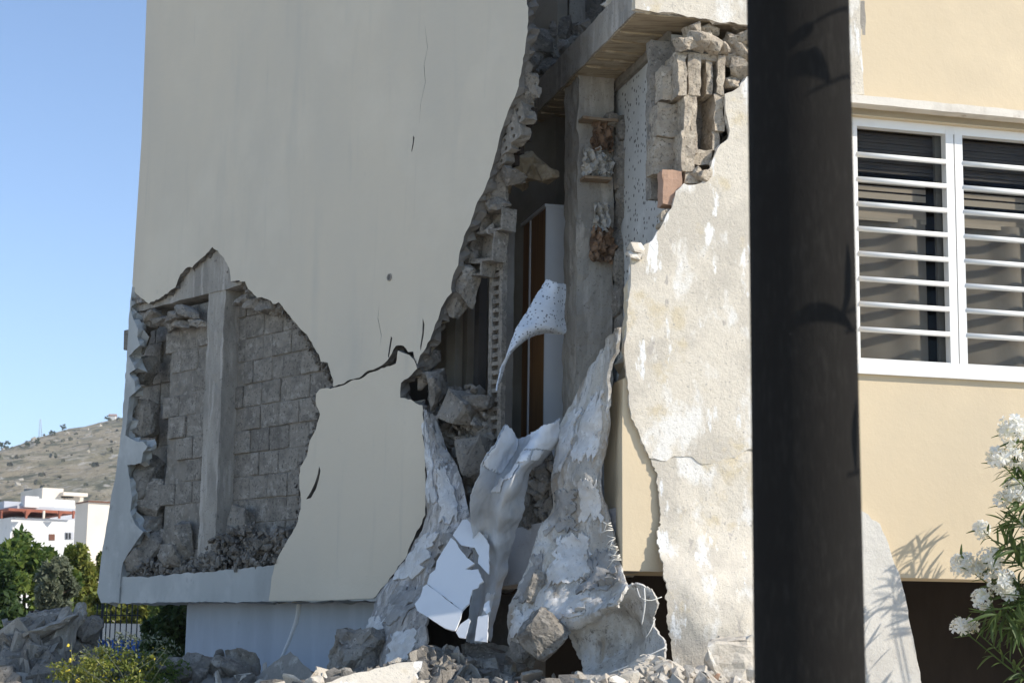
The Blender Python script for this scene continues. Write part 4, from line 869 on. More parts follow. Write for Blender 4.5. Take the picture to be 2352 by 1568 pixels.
for k, (x, y, d, dm, lab) in enumerate([(405, 1528, 12.7, (.17, .12, .06), 'flat grey slab piece at the left end of the rubble row'), (470, 1522, 12.6, (.15, .12, .07), 'rounded grey piece in the rubble row below the lower wall'), (455, 1552, 12.5, (.18, .14, .08), 'wide grey piece under the rounded one in the rubble row'), (530, 1545, 12.4, (.16, .1, .10), 'blocky grey piece in the middle of the rubble row'), (560, 1530, 12.5, (.13, .1, .12), 'upright grey piece left of the triangular slab'), (500, 1508, 12.7, (.04, .04, .05), 'little round dark lump on top of the rubble row'), (1115, 1500, 11.6, (.14, .12, .05), 'dark flat slab piece right of the small rubble heap'), (1150, 1540, 11.3, (.15, .12, .10), 'dark grey lump below the cloth and right of the rubble heap')]):
    chunk('masonry_chunk', at(x, y, d), dm, m_rub, (random.uniform(-.2, .2), random.uniform(-.25, .25), random.uniform(0, .8)), lab, seed=70 + k, npts=18, amp=.03, boxy=.8)
slab_piece('concrete_slab', [(1058, 1478), (1128, 1474), (1180, 1490), (1175, 1520), (1090, 1505), (1060, 1500)], 11.7, (-.3, -.7, .6), .05, m_conc, 'pale flat slab under the bottom end of the cloth')
sp = []
for _ in range(900):
    x = random.gauss(-3.45, .36); y = random.gauss(13.2, .25); s = .02 + .13 * random.random() ** 2.2; sp.append(((x, y, mound_h(x, y) + random.uniform(0, .06)), s))
o = debris('rubble', sp, m_rub); tag(o, 'grey broken pieces covering the left heap', 'rubble', kind='stuff')
# the heap at the left
DH = 13.3
def heap(x, y, dm, ro, lab, seed, mat=None, boxy=.8, dd=0):
    chunk('masonry_chunk', at(x, y, DH + dd), dm, mat or m_rub, ro, lab, seed=seed, npts=14, amp=.03, boxy=1.0)
heap(45, 1520, (.42, .16, .15), (0, -.78, .1), 'long tilted slab fragment forming the left flank of the left heap', 101, m_conc)
heap(112, 1440, (.22, .13, .05), (0, -.55, .1), 'slanting flat piece roofing the dark hollow in the left heap', 102, m_conc, dd=-.25)
heap(108, 1415, (.13, .12, .06), (0, -.3, .1), 'uneven grey lump crowning the left heap', 103)
heap(176, 1425, (.05, .07, .14), (0, .35, .1), 'narrow pointed fragment standing up from the left heap', 104, m_conc)
heap(200, 1450, (.10, .1, .12), (.2, .1, .5), 'grey lump on the right shoulder of the left heap', 105)
heap(185, 1505, (.13, .12, .16), (.1, .25, .3), 'big grey lump forming the right flank of the left heap', 106)
heap(140, 1490, (.10, .10, .30), (0, .32, .2), 'narrow grey fragment right of the dark hollow in the left heap', 107, m_conc, dd=-.2)
heap(92, 1545, (.10, .10, .16), (0, .25, .2), 'upright fragment inside the hollow of the left heap', 108, m_dkconc, dd=-.05)
heap(150, 1558, (.16, .12, .2), (0, .2, .2), 'grey fragment at the foot of the left heap behind the yellow shrub', 109)
heap(20, 1562, (.26, .16, .10), (0, -.2, .2), 'low grey fragment at the bottom left corner of the view', 110)
heap(100, 1480, (.22, .05, .26), (0, 0, .1), 'near-black backing put in for the shade in the hollow of the left heap', 111, m_void, dd=.25)  # near-black piece added to darken the hollow, where there is only shade
# fibres sticking out of the torn sheets
def fibre(px, lab, r=.0028):
    o = tube('glass_fibre', cmr([list(at(*p)) for p in px], 14), r, m_fibre); recentre(o); tag(o, lab, 'fibre', 'loose fibres of the torn sheets')
fibre([(1463, 1350, 10.35), (1472, 1372, 10.3), (1495, 1378, 10.3), (1520, 1370, 10.32)], 'pale fibre curving across the dark gap towards the bulging render')
fibre([(1480, 1350, 10.35), (1481, 1390, 10.3), (1474, 1434, 10.3)], 'straight pale fibre hanging down over the curled sheet', .004)
fibre([(1505, 1420, 10.35), (1495, 1445, 10.3), (1483, 1464, 10.3)], 'short slanting pale fibre below the curl tip')
fibre([(1529, 1486, 10.3), (1490, 1505, 10.3), (1440, 1530, 10.32), (1400, 1545, 10.35)], 'long pale fibre trailing along the curled sheet edge', .005)
tf = thing('fibre_tuft', at(1412, 1290, 10.64), 'bright frayed fibre tuft at the right edge of the broad sheet', 'fibre')
for k in range(22):
    y = 1198 + random.uniform(0, 92); x = 1397 + (y - 1200) * .28; dx = random.uniform(-24, 2); dy = random.uniform(-14, 30)
    tube('fibre', [at(x + 6, y, 10.66), at(x + dx * .4 + random.uniform(-4, 4), y + dy * .3, 10.6), at(x + dx, y + dy, 10.62)], random.uniform(.0015, .004), m_fibre, tf)

# ------------------------------------------------------------------ dark pole close to the camera
PD = 3.0; pc_ = at(1846, 784, PD)
def pole_pt(z):
    # vertical line through the pole's middle
    return Vector((pc_.x - .0064 * (z - pc_.z), pc_.y, z))
o = tube('lamp_post', [pole_pt(z) for z in np.linspace(0, 5.2, 40)], .0915, m_steel, None, seg=72, r2=.0805)
recentre(o); tag(o, 'dark painted steel lamp post standing in front of the sunlit wall', 'lamp post')

# ------------------------------------------------------------------ vegetation
def leaf_mat(name, c1, c2, c3, trans=.35, scale=1.2):
    m = bpy.data.materials.new(name); m.use_nodes = True; n = m.node_tree.nodes; l = m.node_tree.links; n.clear()
    out = n.new('ShaderNodeOutputMaterial'); d = n.new('ShaderNodeBsdfPrincipled'); t = n.new('ShaderNodeBsdfTranslucent'); mx = n.new('ShaderNodeMixShader')
    d.inputs['Roughness'].default_value = .5; d.inputs['Specular IOR Level'].default_value = .35; mx.inputs[0].default_value = trans
    geo = n.new('ShaderNodeNewGeometry'); tc = n.new('ShaderNodeTexCoord'); ns = n.new('ShaderNodeTexNoise'); ns.inputs['Scale'].default_value = scale; ns.inputs['Detail'].default_value = 3
    l.new(tc.outputs['Object'], ns.inputs['Vector'])
    ad = n.new('ShaderNodeMath'); ad.operation = 'MULTIPLY_ADD'; ad.inputs[1].default_value = .55; l.new(geo.outputs['Random Per Island'], ad.inputs[0]); l.new(ns.outputs['Fac'], ad.inputs[2])
    rp_ = n.new('ShaderNodeValToRGB'); rp_.color_ramp.elements[0].color = (*c1, 1); rp_.color_ramp.elements[0].position = .35; rp_.color_ramp.elements[1].color = (*c3, 1); rp_.color_ramp.elements[1].position = 1.05 if False else 1.0
    e = rp_.color_ramp.elements.new(.68); e.color = (*c2, 1)
    l.new(ad.outputs[0], rp_.inputs[0]); l.new(rp_.outputs[0], d.inputs['Base Color']); l.new(rp_.outputs[0], t.inputs['Color'])
    l.new(d.outputs[0], mx.inputs[1]); l.new(t.outputs[0], mx.inputs[2]); l.new(mx.outputs[0], out.inputs[0]); MATS[name] = m; return m
lm_green = leaf_mat('green_leaves', (.03, .065, .014), (.08, .14, .028), (.17, .22, .045))
lm_dark = leaf_mat('dark_leaves', (.015, .035, .010), (.035, .07, .018), (.07, .11, .03))
lm_yel = leaf_mat('yellowish_leaves', (.06, .09, .016), (.14, .18, .03), (.28, .28, .06))
lm_olive = leaf_mat('silvery_leaves', (.07, .09, .055), (.14, .165, .10), (.25, .27, .18))
m_bark = surf('bark', (.12, .09, .06), [((.07, .05, .035), (8, 8, 2), .45, .65)], [((20, 20, 5), .6, .02)], .95)
def crown(name, c, rad, n, ls, mat, parent, clumps=60, seed=0, asp=.45):
    r = np.random.default_rng(seed + 5)
    d = r.normal(size=(clumps, 3)); d /= np.linalg.norm(d, axis=1, keepdims=True); rr = r.uniform(.35, 1.0, clumps) ** .6
    cc = d * rr[:, None]; cr = r.uniform(.12, .26, clumps)
    k = r.integers(0, clumps, n); q = r.normal(size=(n, 3)); q /= np.linalg.norm(q, axis=1, keepdims=True)
    P = cc[k] + q * (cr[k] * r.uniform(.5, 1.05, n))[:, None]
    P = P * np.array(rad) + np.array(c)
    a = r.normal(size=(n, 3)); a += q * .6; a /= np.linalg.norm(a, axis=1, keepdims=True)
    b = np.cross(a, r.normal(size=(n, 3))); b /= np.linalg.norm(b, axis=1, keepdims=True)
    s = ls * r.uniform(.6, 1.3, n)[:, None]
    V = np.stack([P - a * s, P + b * s * asp, P + a * s, P - b * s * asp], 1).reshape(-1, 3)
    me = bpy.data.meshes.new(name); me.vertices.add(4 * n); me.vertices.foreach_set('co', V.ravel().astype(np.float32))
    me.loops.add(4 * n); me.loops.foreach_set('vertex_index', np.arange(4 * n, dtype=np.int32)); me.polygons.add(n); me.polygons.foreach_set('loop_start', np.arange(0, 4 * n, 4, dtype=np.int32)); me.polygons.foreach_set('loop_total', np.full(n, 4, np.int32)); me.update(); me.validate()
    return link(name, me, mat, parent)
def tree(name, x, y, rx, ry, d, mat, label, cat='tree', n=9000, ls=.07, seed=0, clumps=70, group=None, ground=0.0):
    c = at(x, y, d); k = d / F; rad = (rx * k, rx * k * .9, ry * k)
    t = thing(name, (c.x, c.y, ground), label, cat, group)
    crown('crown', c, rad, n, ls, mat, t, clumps, seed)
    top = c + Vector((0, 0, rad[2] * .5)); base = Vector((c.x, c.y, ground - .05)); w_ = max(.04, rad[0] * .07)
    tube('trunk', [base, base.lerp(c, .5) + Vector((.05 * rad[0], 0, 0)), c, top], w_, m_bark, t, seg=8, r2=w_ * .3)
    rr = random.Random(seed)
    for _ in range(6):
        a = rr.uniform(0, 6.28); s = base.lerp(c, rr.uniform(.5, 1)); tube('limb', [s, s + Vector((math.cos(a) * rad[0] * .35, math.sin(a) * rad[1] * .35, rad[2] * .25)), s + Vector((math.cos(a) * rad[0] * .75, math.sin(a) * rad[1] * .75, rad[2] * .4))], w_ * .45, m_bark, t, seg=6, r2=w_ * .12)
    return t
tree('broadleaf_tree', 55, 1385, 118, 138, 31, lm_green, 'rounded green tree in front of the white villa', n=16000, ls=.075, seed=1, clumps=90)
tree('broadleaf_tree', 193, 1345, 62, 108, 33, lm_yel, 'yellowish green tree against the torn wall edge', n=11000, ls=.07, seed=2)
tree('broadleaf_tree', 128, 1350, 46, 66, 28.5, lm_olive, 'small silvery green tree between the green ones', n=6500, ls=.06, seed=3)
tree('broadleaf_tree', -70, 1390, 120, 130, 27, lm_dark, 'dark green tree at the left edge of the view', n=12000, ls=.08, seed=4)
tree('broadleaf_tree', 25, 1480, 90, 80, 25, lm_dark, 'low dark green tree behind the left rubble heap', n=12000, ls=.06, seed=5)
tree('broadleaf_tree', 290, 1410, 95, 62, 30, lm_yel, 'sunlit yellow green tree seen under the raised corner', n=9000, ls=.07, seed=6)
tree('shrub', 385, 1470, 62, 105, 18, lm_dark, 'dark shrub beside the end of the blue white lower wall', 'shrub', n=9000, ls=.045, seed=7)
tree('broadleaf_tree', 395, 1415, 60, 70, 27, lm_green, 'green tree behind the dark shrub under the raised corner', n=8000, ls=.06, seed=8)
# yellow flowering shrub in front of the heap
ys = thing('flowering_shrub', Vector((at(245, 1530, 11.9).x, at(245, 1530, 11.9).y, mound_h(at(245, 1530, 11.9).x, at(245, 1530, 11.9).y))), 'straggly shrub with small yellow flowers in front of the left heap', 'shrub')
m_yflow = surf('yellow_petals', (.62, .50, .05), [((.7, .62, .18), 30, .5, .7)], [], .7)
rr = random.Random(5); fl_sp = []
base = at(245, 1575, 12.0); base.z = mound_h(base.x, base.y) - .05
for k in range(40):
    tip = at(rr.uniform(150, 400), 1460 + abs(rr.gauss(0, 50)) + rr.uniform(0, 40), rr.uniform(11.6, 12.5)); b0 = base + Vector((rr.uniform(-.3, .35), rr.uniform(-.2, .2), 0))
    mid = b0.lerp(tip, .55) + Vector((0, 0, .05)); tube('stem', [b0, mid, tip], .004, lm_olive, ys, seg=4, r2=.0015)
    for q in range(6): t = rr.uniform(.55, 1); p = b0.lerp(tip, t) + Vector((rr.gauss(0, .02), rr.gauss(0, .02), rr.gauss(0, .02))); fl_sp.append((p, rr.uniform(.004, .010) if rr.random() < .85 else .017))
crown('foliage', at(250, 1548, 12.0), (.36, .3, .17), 2600, .016, lm_yel, ys, 130, 12)
crown('foliage', at(300, 1500, 12.2), (.34, .3, .17), 900, .014, lm_olive, ys, 110, 15)
crown('foliage', at(345, 1545, 12.3), (.25, .3, .15), 1800, .016, lm_green, ys, 90, 13)
for k, (p, s_) in enumerate(fl_sp[:130]):
    V, Fc = HLIB[k % 16]
    if k < 3: pass
    me = bpy.data.meshes.get('flower%d' % (k % 4)) or None
    if me is None:
        Vf, Ff = HLIB[k % 4]; me = bpy.data.meshes.new('flower%d' % (k % 4)); me.from_pydata([tuple(v) for v in Vf], [], Ff); me.materials.append(m_yflow); me.update()
    f = bpy.data.objects.new('flower', me); COL.objects.link(f); f.location = p; f.scale = (s_,) * 3; f.rotation_euler = (k, k * .7, k * 1.3); attach(f, ys)

# oleander in front of the sunlit wall
m_ol = leaf_mat('oleander_leaves', (.02, .045, .014), (.05, .09, .025), (.14, .19, .05), .3, 6)
m_pet = leaf_mat('white_petals', (.80, .74, .50), (.88, .87, .82), (.9, .9, .87), .5, 30)
def leaf_mesh(nm, ln, wd, bend, fold):
    V = []; Fc = []; K = 8
    for i in range(K + 1):
        t = i / K; w__ = wd * math.sin(math.pi * min(1, t * .92 + .04)) ** .75 * .5; z = -bend * t * t * ln; x = ln * t
        V += [(x, -w__, z + fold * w__), (x, 0, z), (x, w__, z + fold * w__)]
    for i in range(K):
        for q in (0, 1): a = i * 3 + q; Fc.append((a, a + 1, a + 4, a + 3))
    me = bpy.data.meshes.new(nm); me.from_pydata(V, [], Fc); me.materials.append(m_ol); me.update(); return me
LM = [leaf_mesh('oleander_leaf', .15, .021, b, f) for b, f in ((.1, .5), (.3, .4), (.55, .6), (.0, .3))]
def put_leaf(p, d, parent, scale=1.0, roll=0.0):
    o = bpy.data.objects.new('leaf', random.choice(LM)); COL.objects.link(o); o.location = p
    o.rotation_euler = (d.to_track_quat('X', 'Z') @ Matrix.Rotation(roll, 3, 'X').to_quaternion()).to_euler(); o.scale = (scale,) * 3; attach(o, parent); return o
def flower_cluster(p, rad, n, parent, seed):
    r = random.Random(seed); V = []; Fc = []
    for _ in range(n):
        d = Vector((r.gauss(0, 1), r.gauss(0, 1) - .5, r.gauss(0, 1) + .3)).normalized(); c = p + d * rad * r.uniform(.45, 1.0); a = d.orthogonal().normalized(); b = d.cross(a); s = r.uniform(.022, .034)
        ph = r.uniform(0, 6)
        for k in range(5):
            t = ph + k * 1.2566; e = a * math.cos(t) + b * math.sin(t); f_ = a * math.cos(t + 1.3) + b * math.sin(t + 1.3); i0 = len(V); cup = d * s * .35
            V += [c, c + e * s * .55 - f_ * s * .28 + cup * .5, c + e * s * 1.05 - f_ * s * .34 + cup * 1.2, c + e * s * 1.15 + f_ * s * .30 + cup * .8, c + e * s * .6 + f_ * s * .30 + cup * .3]
            Fc += [(i0, i0 + 1, i0 + 2, i0 + 3, i0 + 4)]
    o = mesh_obj('flower_cluster', V, Fc, m_pet, parent); return o
OD = 10.5
ol = thing('oleander', (at(2450, 1600, OD).x, at(2450, 1600, OD).y, 0), 'oleander bush with white flower clusters before the sunlit wall', 'shrub')
root = Vector((at(2450, 1600, OD).x, at(2450, 1600, OD).y, 0))
rr = random.Random(11)
tips = [(2328, 985, 34, 16, 10.3), (2290, 1052, 24, 11, 10.3), (2322, 1048, 20, 9, 10.3), (2334, 1130, 26, 12, 10.4), (2300, 1150, 14, 6, 10.4), (2254, 1216, 18, 8, 10.75), (2214, 1298, 28, 15, 10.65), (2246, 1310, 20, 10, 10.65), (2276, 1286, 28, 15, 10.6), (2300, 1338, 32, 18, 10.5), (2256, 1378, 22, 11, 10.55), (2204, 1440, 20, 9, 10.6), (2228, 1436, 13, 5, 10.6), (2356, 1060, 26, 10, 10.4), (2370, 1200, 28, 12, 10.5), (2380, 1330, 28, 10, 10.5), (2320, 1365, 16, 6, 10.5)]
def spray(p, ax, n, sc_, spread=1.0):
    for q in range(n):
        sd = ax.orthogonal(); sd.rotate(Matrix.Rotation(rr.uniform(0, 6.28), 3, ax)); put_leaf(p + ax * rr.uniform(-.06, .03), (ax * rr.uniform(.35, 1.2) + sd * spread).normalized(), ol, sc_ * rr.uniform(.75, 1.15), rr.uniform(-1, 1))
for k, (x, y, r_, n, dd) in enumerate(tips):
    tip = at(x, y, dd); mid = at(2420 + (x - 2352) * .35, y + 130, (dd + OD) / 2)
    pts = cmr([list(root), list(at(2450, min(1590, y + 330), OD)), list(mid), list(tip)], 12); tube('stem', pts, .011, lm_green, ol, seg=6, r2=.003)
    if r_ > 12: flower_cluster(tip, r_ * OD / F * 1.05, int(n * 2.6), ol, k)
    for i in (7, 8, 9, 10): spray(Vector(pts[i]).lerp(Vector(pts[i + 1]), rr.random()), (Vector(pts[i + 1]) - Vector(pts[i])).normalized(), 5, .8)
for x, y, tx, ty in [(2325, 1425, 2265, 1530), (2330, 1420, 2290, 1535), (2335, 1425, 2320, 1545), (2320, 1420, 2250, 1490), (2340, 1430, 2345, 1540), (2345, 1420, 2380, 1530), (2290, 1425, 2190, 1470), (2300, 1420, 2215, 1465), (2335, 1440, 2300, 1560), (2345, 1390, 2330, 1480), (2330, 1400, 2310, 1490), (2345, 1250, 2300, 1210), (2350, 1230, 2290, 1260), (2345, 1160, 2300, 1170), (2345, 1180, 2285, 1200), (2352, 1100, 2305, 1080), (2350, 1110, 2295, 1120), (2352, 1010, 2300, 1030), (2352, 1040, 2310, 1020), (2340, 1300, 2330, 1210), (2345, 1290, 2360, 1190), (2330, 1260, 2270, 1245), (2352, 1380, 2320, 1300)]:
    a = at(x, y, OD + rr.uniform(-.1, .1)); b = at(tx, ty, OD + rr.uniform(-.15, .1)); put_leaf(a, (b - a).normalized(), ol, min(1.3, (b - a).length / .15), rr.uniform(-.8, .8))
for x, y in [(2345, 1005), (2352, 1085), (2342, 1170), (2325, 1205), (2350, 1250), (2315, 1255), (2345, 1300), (2335, 1395), (2310, 1412), (2350, 1440), (2285, 1415), (2365, 1130), (2335, 1350), (2352, 1390)]:
    spray(at(x, y, OD + rr.uniform(-.15, .1)), Vector((-.6 + rr.uniform(-.5, .5), rr.uniform(-.5, .2), rr.uniform(-.7, .8) if y < 1380 else -.7)).normalized(), 12, 1.0, .9)
# leafy shoots close to the wall, whose shadows fall on it
for x, y, dd in [(2290, 1130, 11.0), (2330, 1080, 10.95), (2375, 1040, 10.85), (2400, 1120, 10.85), (2420, 1060, 10.75), (2380, 1160, 10.9), (2440, 1130, 10.75), (2350, 1190, 10.95), (2330, 1230, 11.0), (2460, 1040, 10.7)]:
    p = at(x + 75, y - 35, dd); ax = Vector((-.35 + rr.uniform(-.3, .3), .1, 1)).normalized(); tube('stem', [p - ax * .5 + Vector((.15, 0, 0)), p - ax * .2, p + ax * .05], .005, lm_green, ol, seg=5, r2=.002)
    spray(p, ax, 9, .85, .7); spray(p - ax * .12, ax, 6, .9, .9)
# second oleander, right of the frame, whose long leaves shade the post
ol2 = thing('oleander', (1.75, 2.75, 0), 'oleander growing just right of the dark lamp post', 'shrub')
def shade_leaf(px, wd, t):
    P = []
    for x, y in px:
        dr = ray(x, y); lo_, hi_ = 0, 4
        # nearest point of the ray on the post's skin
        ox, oy = EYE.x - pc_.x, EYE.y - pc_.y; dx, dy = dr.x, dr.y; A_ = dx * dx + dy * dy; B_ = 2 * (ox * dx + oy * dy); C_ = ox * ox + oy * oy - .0845 ** 2; dsc = B_ * B_ - 4 * A_ * C_
        s_ = (-B_ - math.sqrt(max(dsc, 0))) / (2 * A_); P.append(EYE + dr * s_ + sdir * t)
    C_ = cmr([list(p) for p in P], 14); V = []; Fc = []
    for i, c in enumerate(C_):
        tg = Vector(C_[min(13, i + 1)]) - Vector(C_[max(0, i - 1)]); sd = tg.cross(sdir).normalized(); w__ = wd * math.sin(math.pi * (i / 13 * .96 + .02)) ** .7; V += [Vector(c) - sd * w__, Vector(c) + sd * w__]
    for i in range(13): Fc.append((2 * i, 2 * i + 1, 2 * i + 3, 2 * i + 2))
    mesh_obj('leaf', V, Fc, m_ol, ol2); return Vector(C_[-1])
ends = [shade_leaf([(1772, 118), (1805, 105), (1835, 85), (1862, 58)], .010, .55), shade_leaf([(1775, 178), (1810, 150), (1850, 142), (1880, 160), (1905, 192)], .012, .58), shade_leaf([(1772, 775), (1820, 735), (1880, 722), (1930, 735), (1956, 762)], .010, .6),
        shade_leaf([(1944, 560), (1946, 620), (1944, 680), (1930, 726)], .010, .62), shade_leaf([(1962, 920), (1958, 1000), (1960, 1090)], .010, .6)]
pp = Vector((.407, .914, 0))
for e_ in ends:
    a_ = e_ + sdir * .3; b_ = a_ + pp * .3; c_ = b_ + Vector((.25, .1, -.3)); tube('stem', cmr([[c_.x + .1, c_.y, .0], [c_.x + .05, c_.y, c_.z * .6], list(c_), list(b_), list(a_), list(e_)], 16), .007, lm_green, ol2, seg=6, r2=.002)

# ------------------------------------------------------------------ neighbourhood behind
def reach(P, d, x):
    k = (x - 1176) / F; q = P - EYE
    return (k * q.dot(fwd) - q.dot(rgt)) / (d.dot(rgt) - k * d.dot(fwd))
m_hw = surf('villa_white', (.72, .71, .68), [((.62, .61, .58), .5, .45, .7), ((.5, .5, .48), 1.5, .62, .75)], [(5, .2, .02)], .9)
m_hc = surf('villa_cream', (.74, .66, .56), [((.66, .58, .48), .5, .45, .7)], [(5, .2, .02)], .9)
m_hg = surf('villa_grey', (.48, .49, .52), [((.4, .41, .44), .5, .45, .7)], [(5, .2, .02)], .9)
m_red = surf('red_timber', (.34, .12, .075), [((.24, .08, .05), 2, .45, .65)], [], .8)
m_dkw = surf('dark_opening', (.03, .032, .035), [], [], .4)
m_brn = surf('brown_shutter', (.16, .07, .045), [], [], .7)
m_terr = surf('pinkish_door', (.36, .24, .20), [], [], .8)
ang = math.radians(32); DRr = Vector((math.cos(ang), math.sin(ang), 0)); DLl = Vector((-math.sin(ang), math.cos(ang), 0))
def hbox(name, xc, xl, xr, yt, yb, d, mat, parent, zb=None):
    P = at(xc, yt, d); z1 = P.z; z0 = at(xc, yb, d).z if zb is None else zb; P = Vector((P.x, P.y, 0))
    Q = at(xc, yt, d); tl = reach(Q, DLl, xl); tr = reach(Q, DRr, xr)
    o = box(name, P, (DRr, DLl, ZV), ((0, tr), (0, tl), (z0, z1)), mat, parent); return P, tr, tl, o
def hplate(name, xc, d, px, mat, parent, proud=.05, left=False):
    """flat piece on the right or left face of a house box whose near corner is at xc"""
    Q = at(xc, 1200, d); n = -DLl if not left else -DRr; pl = Pl(Vector((Q.x, Q.y, 0)) + n * proud, n)
    return plate(name, pl, px, 0, proud * .9, mat, parent, amp=0, rings=1)
vl = thing('villa', (at(90, 1250, 92).x, at(90, 1250, 92).y, 0), 'white terraced villa with red pergola on the slope', 'house')
hbox('lower_storey', 26, -60, 174, 1187, 1300, 92, m_hw, vl, 0)
hbox('terrace_back', 40, -40, 182, 1160, 1190, 96, m_hg, vl, 0)
hbox('pergola_roof', 20, -70, 176, 1166, 1172, 91.5, m_red, vl)
hbox('upper_storey', 90, 10, 172, 1144, 1168, 97, m_hw, vl, 0)
hbox('upper_storey', 98, 48, 146, 1119, 1150, 103, m_hc, vl, 0)
hbox('roof_slab', 146, 136, 202, 1129, 1137, 103, m_hc, vl)
hbox('upper_storey', 150, 140, 192, 1136, 1160, 104, m_hc, vl, 0)
hbox('water_tank', 58, 50, 90, 1138, 1164, 96, m_hw, vl)
hbox('low_roof', 10, -60, 62, 1150, 1166, 99, m_hg, vl, 0)
for x in (3, 60, 100, 136, 168): hbox('post', x, x - 2, x + 4, 1172, 1190, 91.6, m_red if x != 100 else m_hc, vl)
for x in (60, 136): hplate('bracket', 20, 91.3, [(x - 8, 1174), (x + 12, 1174), (x + 2, 1186)], m_red, vl)
hplate('shutter', 26, 92, [(29, 1223), (57, 1223), (57, 1250), (29, 1250)], m_hc, vl, .08)
hplate('window', 26, 92, [(113, 1226), (126, 1226), (126, 1240), (113, 1240)], m_brn, vl, .08)
hplate('window', 26, 92, [(150, 1221), (169, 1221), (169, 1238), (150, 1238)], m_hg, vl, .08)
for x in (150, 157): hplate('shutter', 26, 92, [(x + 1, 1223), (x + 6, 1223), (x + 6, 1237), (x + 1, 1237)], m_dkw, vl, .10)
for x in (141, 151, 161): hplate('window', 98, 102.9, [(x, 1139), (x + 8, 1139), (x + 8, 1143), (x, 1143)], m_dkw, vl, .2)
hplate('window', 98, 103, [(55, 1122), (72, 1122), (72, 1130), (55, 1130)], m_dkw, vl, .1, True)
ah = thing('arched_house', (at(205, 1250, 84).x, at(205, 1250, 84).y, 0), 'cream house with an arched opening beside the white villa', 'house')
hbox('wall', 203, 174, 320, 1151, 1300, 84, m_hc, ah, 0)
arch = [(178, 1262), (178, 1222)] + [(186 + 9 * math.cos(t), 1222 + 24 * -math.sin(t)) for t in np.linspace(math.pi, 0, 12)] + [(195, 1222), (195, 1262)]
hplate('arched_door', 203, 84, arch, m_terr, ah, .06, True)
hbox('roof_edge', 203, 174, 320, 1149, 1152, 83.9, m_brn, ah)
# low cream wall, blue sheet fence and railing seen under the raised corner
cw = recentre(box('garden_wall', at(205, 1430, 24) - ZV * at(205, 1430, 24).z, (Vector((1, 0, 0)), Vector((0, 1, 0)), ZV), ((0, 1.3), (0, .2), (0, at(205, 1430, 24).z)), m_hc)); tag(cw, 'low cream garden wall behind the railing', 'wall')
bf = thing('sheet_fence', (at(270, 1500, 23).x, 23, 0), 'blue corrugated sheet fence below the cream garden wall', 'fence')
m_bl2 = surf('blue_sheet', (.035, .11, .36), [((.06, .17, .46), (12, 12, 2), .48, .7)], [], .5)
P = at(225, 1467, 23.2); P = Vector((P.x, P.y, 0)); zt_ = at(225, 1467, 23.2).z
for k in range(9): box('corrugation', P, (Vector((1, 0, 0)), Vector((0, 1, 0)), ZV), ((k * .085, k * .085 + .055), (0 if k % 2 else .03, .07), (0, zt_)), m_bl2, bf)
box('backing_sheet', P, (Vector((1, 0, 0)), Vector((0, 1, 0)), ZV), ((-.05, .85), (.06, .075), (0, zt_ - .01)), m_bl2, bf)
rl = thing('railing', (at(270, 1500, 21).x, 21, 0), 'thin dark metal railing under the raised corner', 'railing')
for k, x in enumerate((224, 236, 246, 255.5, 267, 279, 292.6, 304.5, 317)):
    q = at(x, 1386, 21); tube('bar', [Vector((q.x, q.y, 0)), q], .016 if k == 1 else .008, m_dkw, rl, seg=6)
for y in (1412, 1505): tube('rail', [at(218, y, 21), at(322, y, 21)], .007, m_dkw, rl, seg=6)
sp = []
for _ in range(600):
    x = random.uniform(-330, -60); y = random.uniform(330, 800); s_ = .25 + 1.1 * random.random() ** 3; sp.append(((x, y, hill_h(x, y) + s_ * .15), s_))
o = debris('hill_rocks', sp, surf('pale_rock', (.44, .40, .33), [((.34, .31, .25), .3, .45, .6)], [], .97)); tag(o, 'pale boulders strewn over the far hillside', 'rocks', kind='stuff')
n_s = 800; hx = rng.uniform(-340, -50, n_s); hy = rng.uniform(320, 810, n_s); Vh = []; Fh = []; q = 0
for x, y in zip(hx, hy):
    c = np.array((x, y, hill_h(x, y) + .5)); r_ = .5 + 1.2 * random.random() ** 2
    for k in range(7):
        d = rng.normal(size=3); d[2] = abs(d[2]) * .6; d /= np.linalg.norm(d); e = np.cross(d, rng.normal(size=3)); e /= np.linalg.norm(e); f = np.cross(d, e); p = c + d * r_ * .6
        Vh += [p - e * r_ * .5, p + f * r_ * .5, p + e * r_ * .5, p - f * r_ * .5]; Fh.append((q, q + 1, q + 2, q + 3)); q += 4
o = mesh_obj('hill_scrub', Vh, Fh, leaf_mat('scrub_leaves', (.05, .055, .03), (.09, .09, .05), (.15, .14, .08), .2, .05)); tag(o, 'dark scrub bushes dotted over the far hillside', 'scrub', kind='stuff')
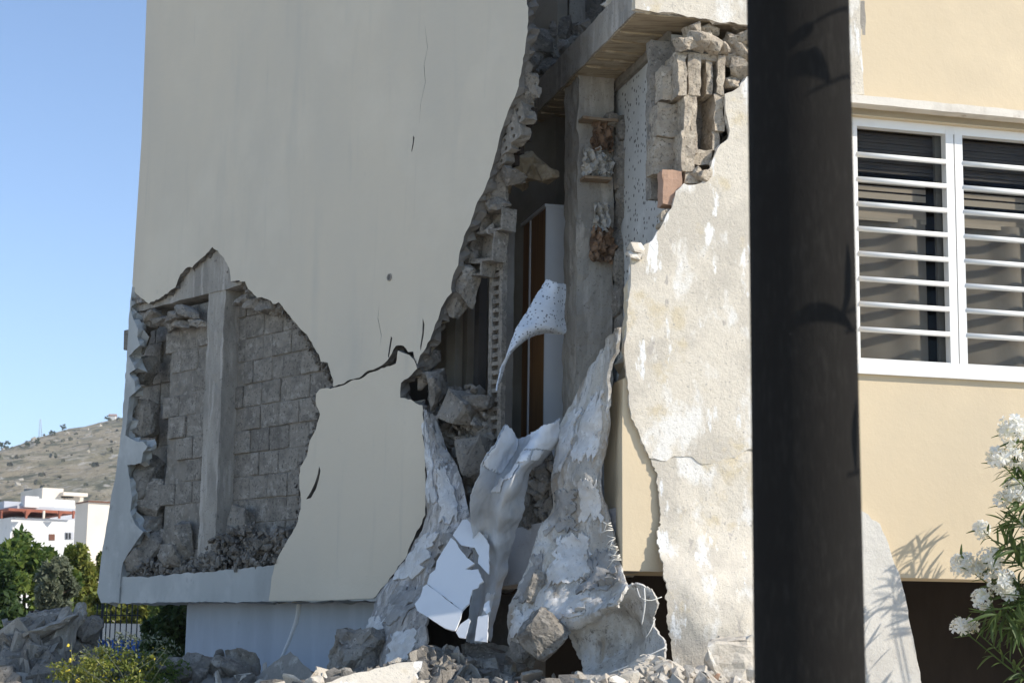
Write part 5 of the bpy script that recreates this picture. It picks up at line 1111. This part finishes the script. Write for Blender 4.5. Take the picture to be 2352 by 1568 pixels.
# things on the hill
def hill_pt(x, y0):
    for y in np.arange(y0, y0 + 60, .5):
        d = ray(x, y)
        for t in np.arange(300, 1000, 4.0):
            p = EYE + d * (t / F)
            if p.z < hill_h(p.x, p.y): return p
    return EYE + d * (800 / F)
for k, (x, y, r_) in enumerate([(10, 1026, 14), (62, 1026, 8), (86, 1018, 8), (45, 1030, 5), (120, 1000, 8), (145, 985, 8), (248, 945, 8), (175, 1000, 5)]):
    p = hill_pt(x, y); dd = (p - EYE).dot(fwd); rad = r_ * dd / F
    t = thing('hill_tree', p, 'dark little tree on the far ridge, number %s counted from the left' % ['one', 'three', 'four', 'two', 'five', 'six', 'eight', 'seven'][k], 'tree', 'trees on the ridge')
    crown('crown', p + Vector((0, 0, rad * .7)), (rad, rad, rad * .8), 500, rad * .16, lm_dark, t, 24, 40 + k, .6)
    tube('trunk', [p - Vector((0, 0, 1)), p + Vector((0, 0, rad * .8))], rad * .07, m_bark, t, seg=6)
p = hill_pt(256, 950); o = thing('hilltop_house', p, 'tiny white house on the far hilltop', 'house'); box('wall', p, (Vector((1, 0, 0)), Vector((0, 1, 0)), ZV), ((-1.2, 1.4), (0, 3), (-1, 1.6)), m_hw, o)
mesh_obj('roof', [p + Vector(v) for v in ((-1.4, -.2, 1.6), (1.6, -.2, 1.6), (1.6, 3.2, 1.6), (-1.4, 3.2, 1.6), (-1.4, 1.5, 2.5), (1.6, 1.5, 2.5))], [(0, 1, 5, 4), (2, 3, 4, 5), (0, 4, 3), (1, 2, 5), (0, 3, 2, 1)], m_terr, o)
p = hill_pt(93, 1000); q = at(93, 962, (p - EYE).dot(fwd)); ms = thing('radio_mast', p, 'thin lattice mast rising from the far ridge', 'mast')
for dx in (-.6, .6): tube('leg', [p + Vector((dx, 0, -1)), q + Vector((dx * .3, 0, 0))], .10, m_hg, ms, seg=4)
for k in range(7): a = p.lerp(q, k / 7); tube('brace', [a + Vector((-.6 * (1 - k / 10), 0, 0)), p.lerp(q, (k + 1) / 7) + Vector((.6 * (1 - (k + 1) / 10), 0, 0))], .06, m_hg, ms, seg=4)

# ------------------------------------------------------------------ the air
hz = box('haze', Vector((0, 1150, 0)), (Vector((1, 0, 0)), Vector((0, 1, 0)), ZV), ((-1540, 1540), (-1260, 1290), (-30, 190)), None)
hm = bpy.data.materials.new('air'); hm.use_nodes = True; hn = hm.node_tree.nodes; hn.remove(hn['Principled BSDF'])
pv = hn.new('ShaderNodeVolumePrincipled'); pv.inputs['Color'].default_value = (.92, .95, 1, 1); pv.inputs['Density'].default_value = .00030; pv.inputs['Anisotropy'].default_value = .2
hm.node_tree.links.new(pv.outputs[0], [n for n in hn if n.type == 'OUTPUT_MATERIAL'][0].inputs['Volume'])
hz.data.materials.clear(); hz.data.materials.append(hm); tag(hz, 'thin summer haze over the far hillside', 'haze', kind='stuff')
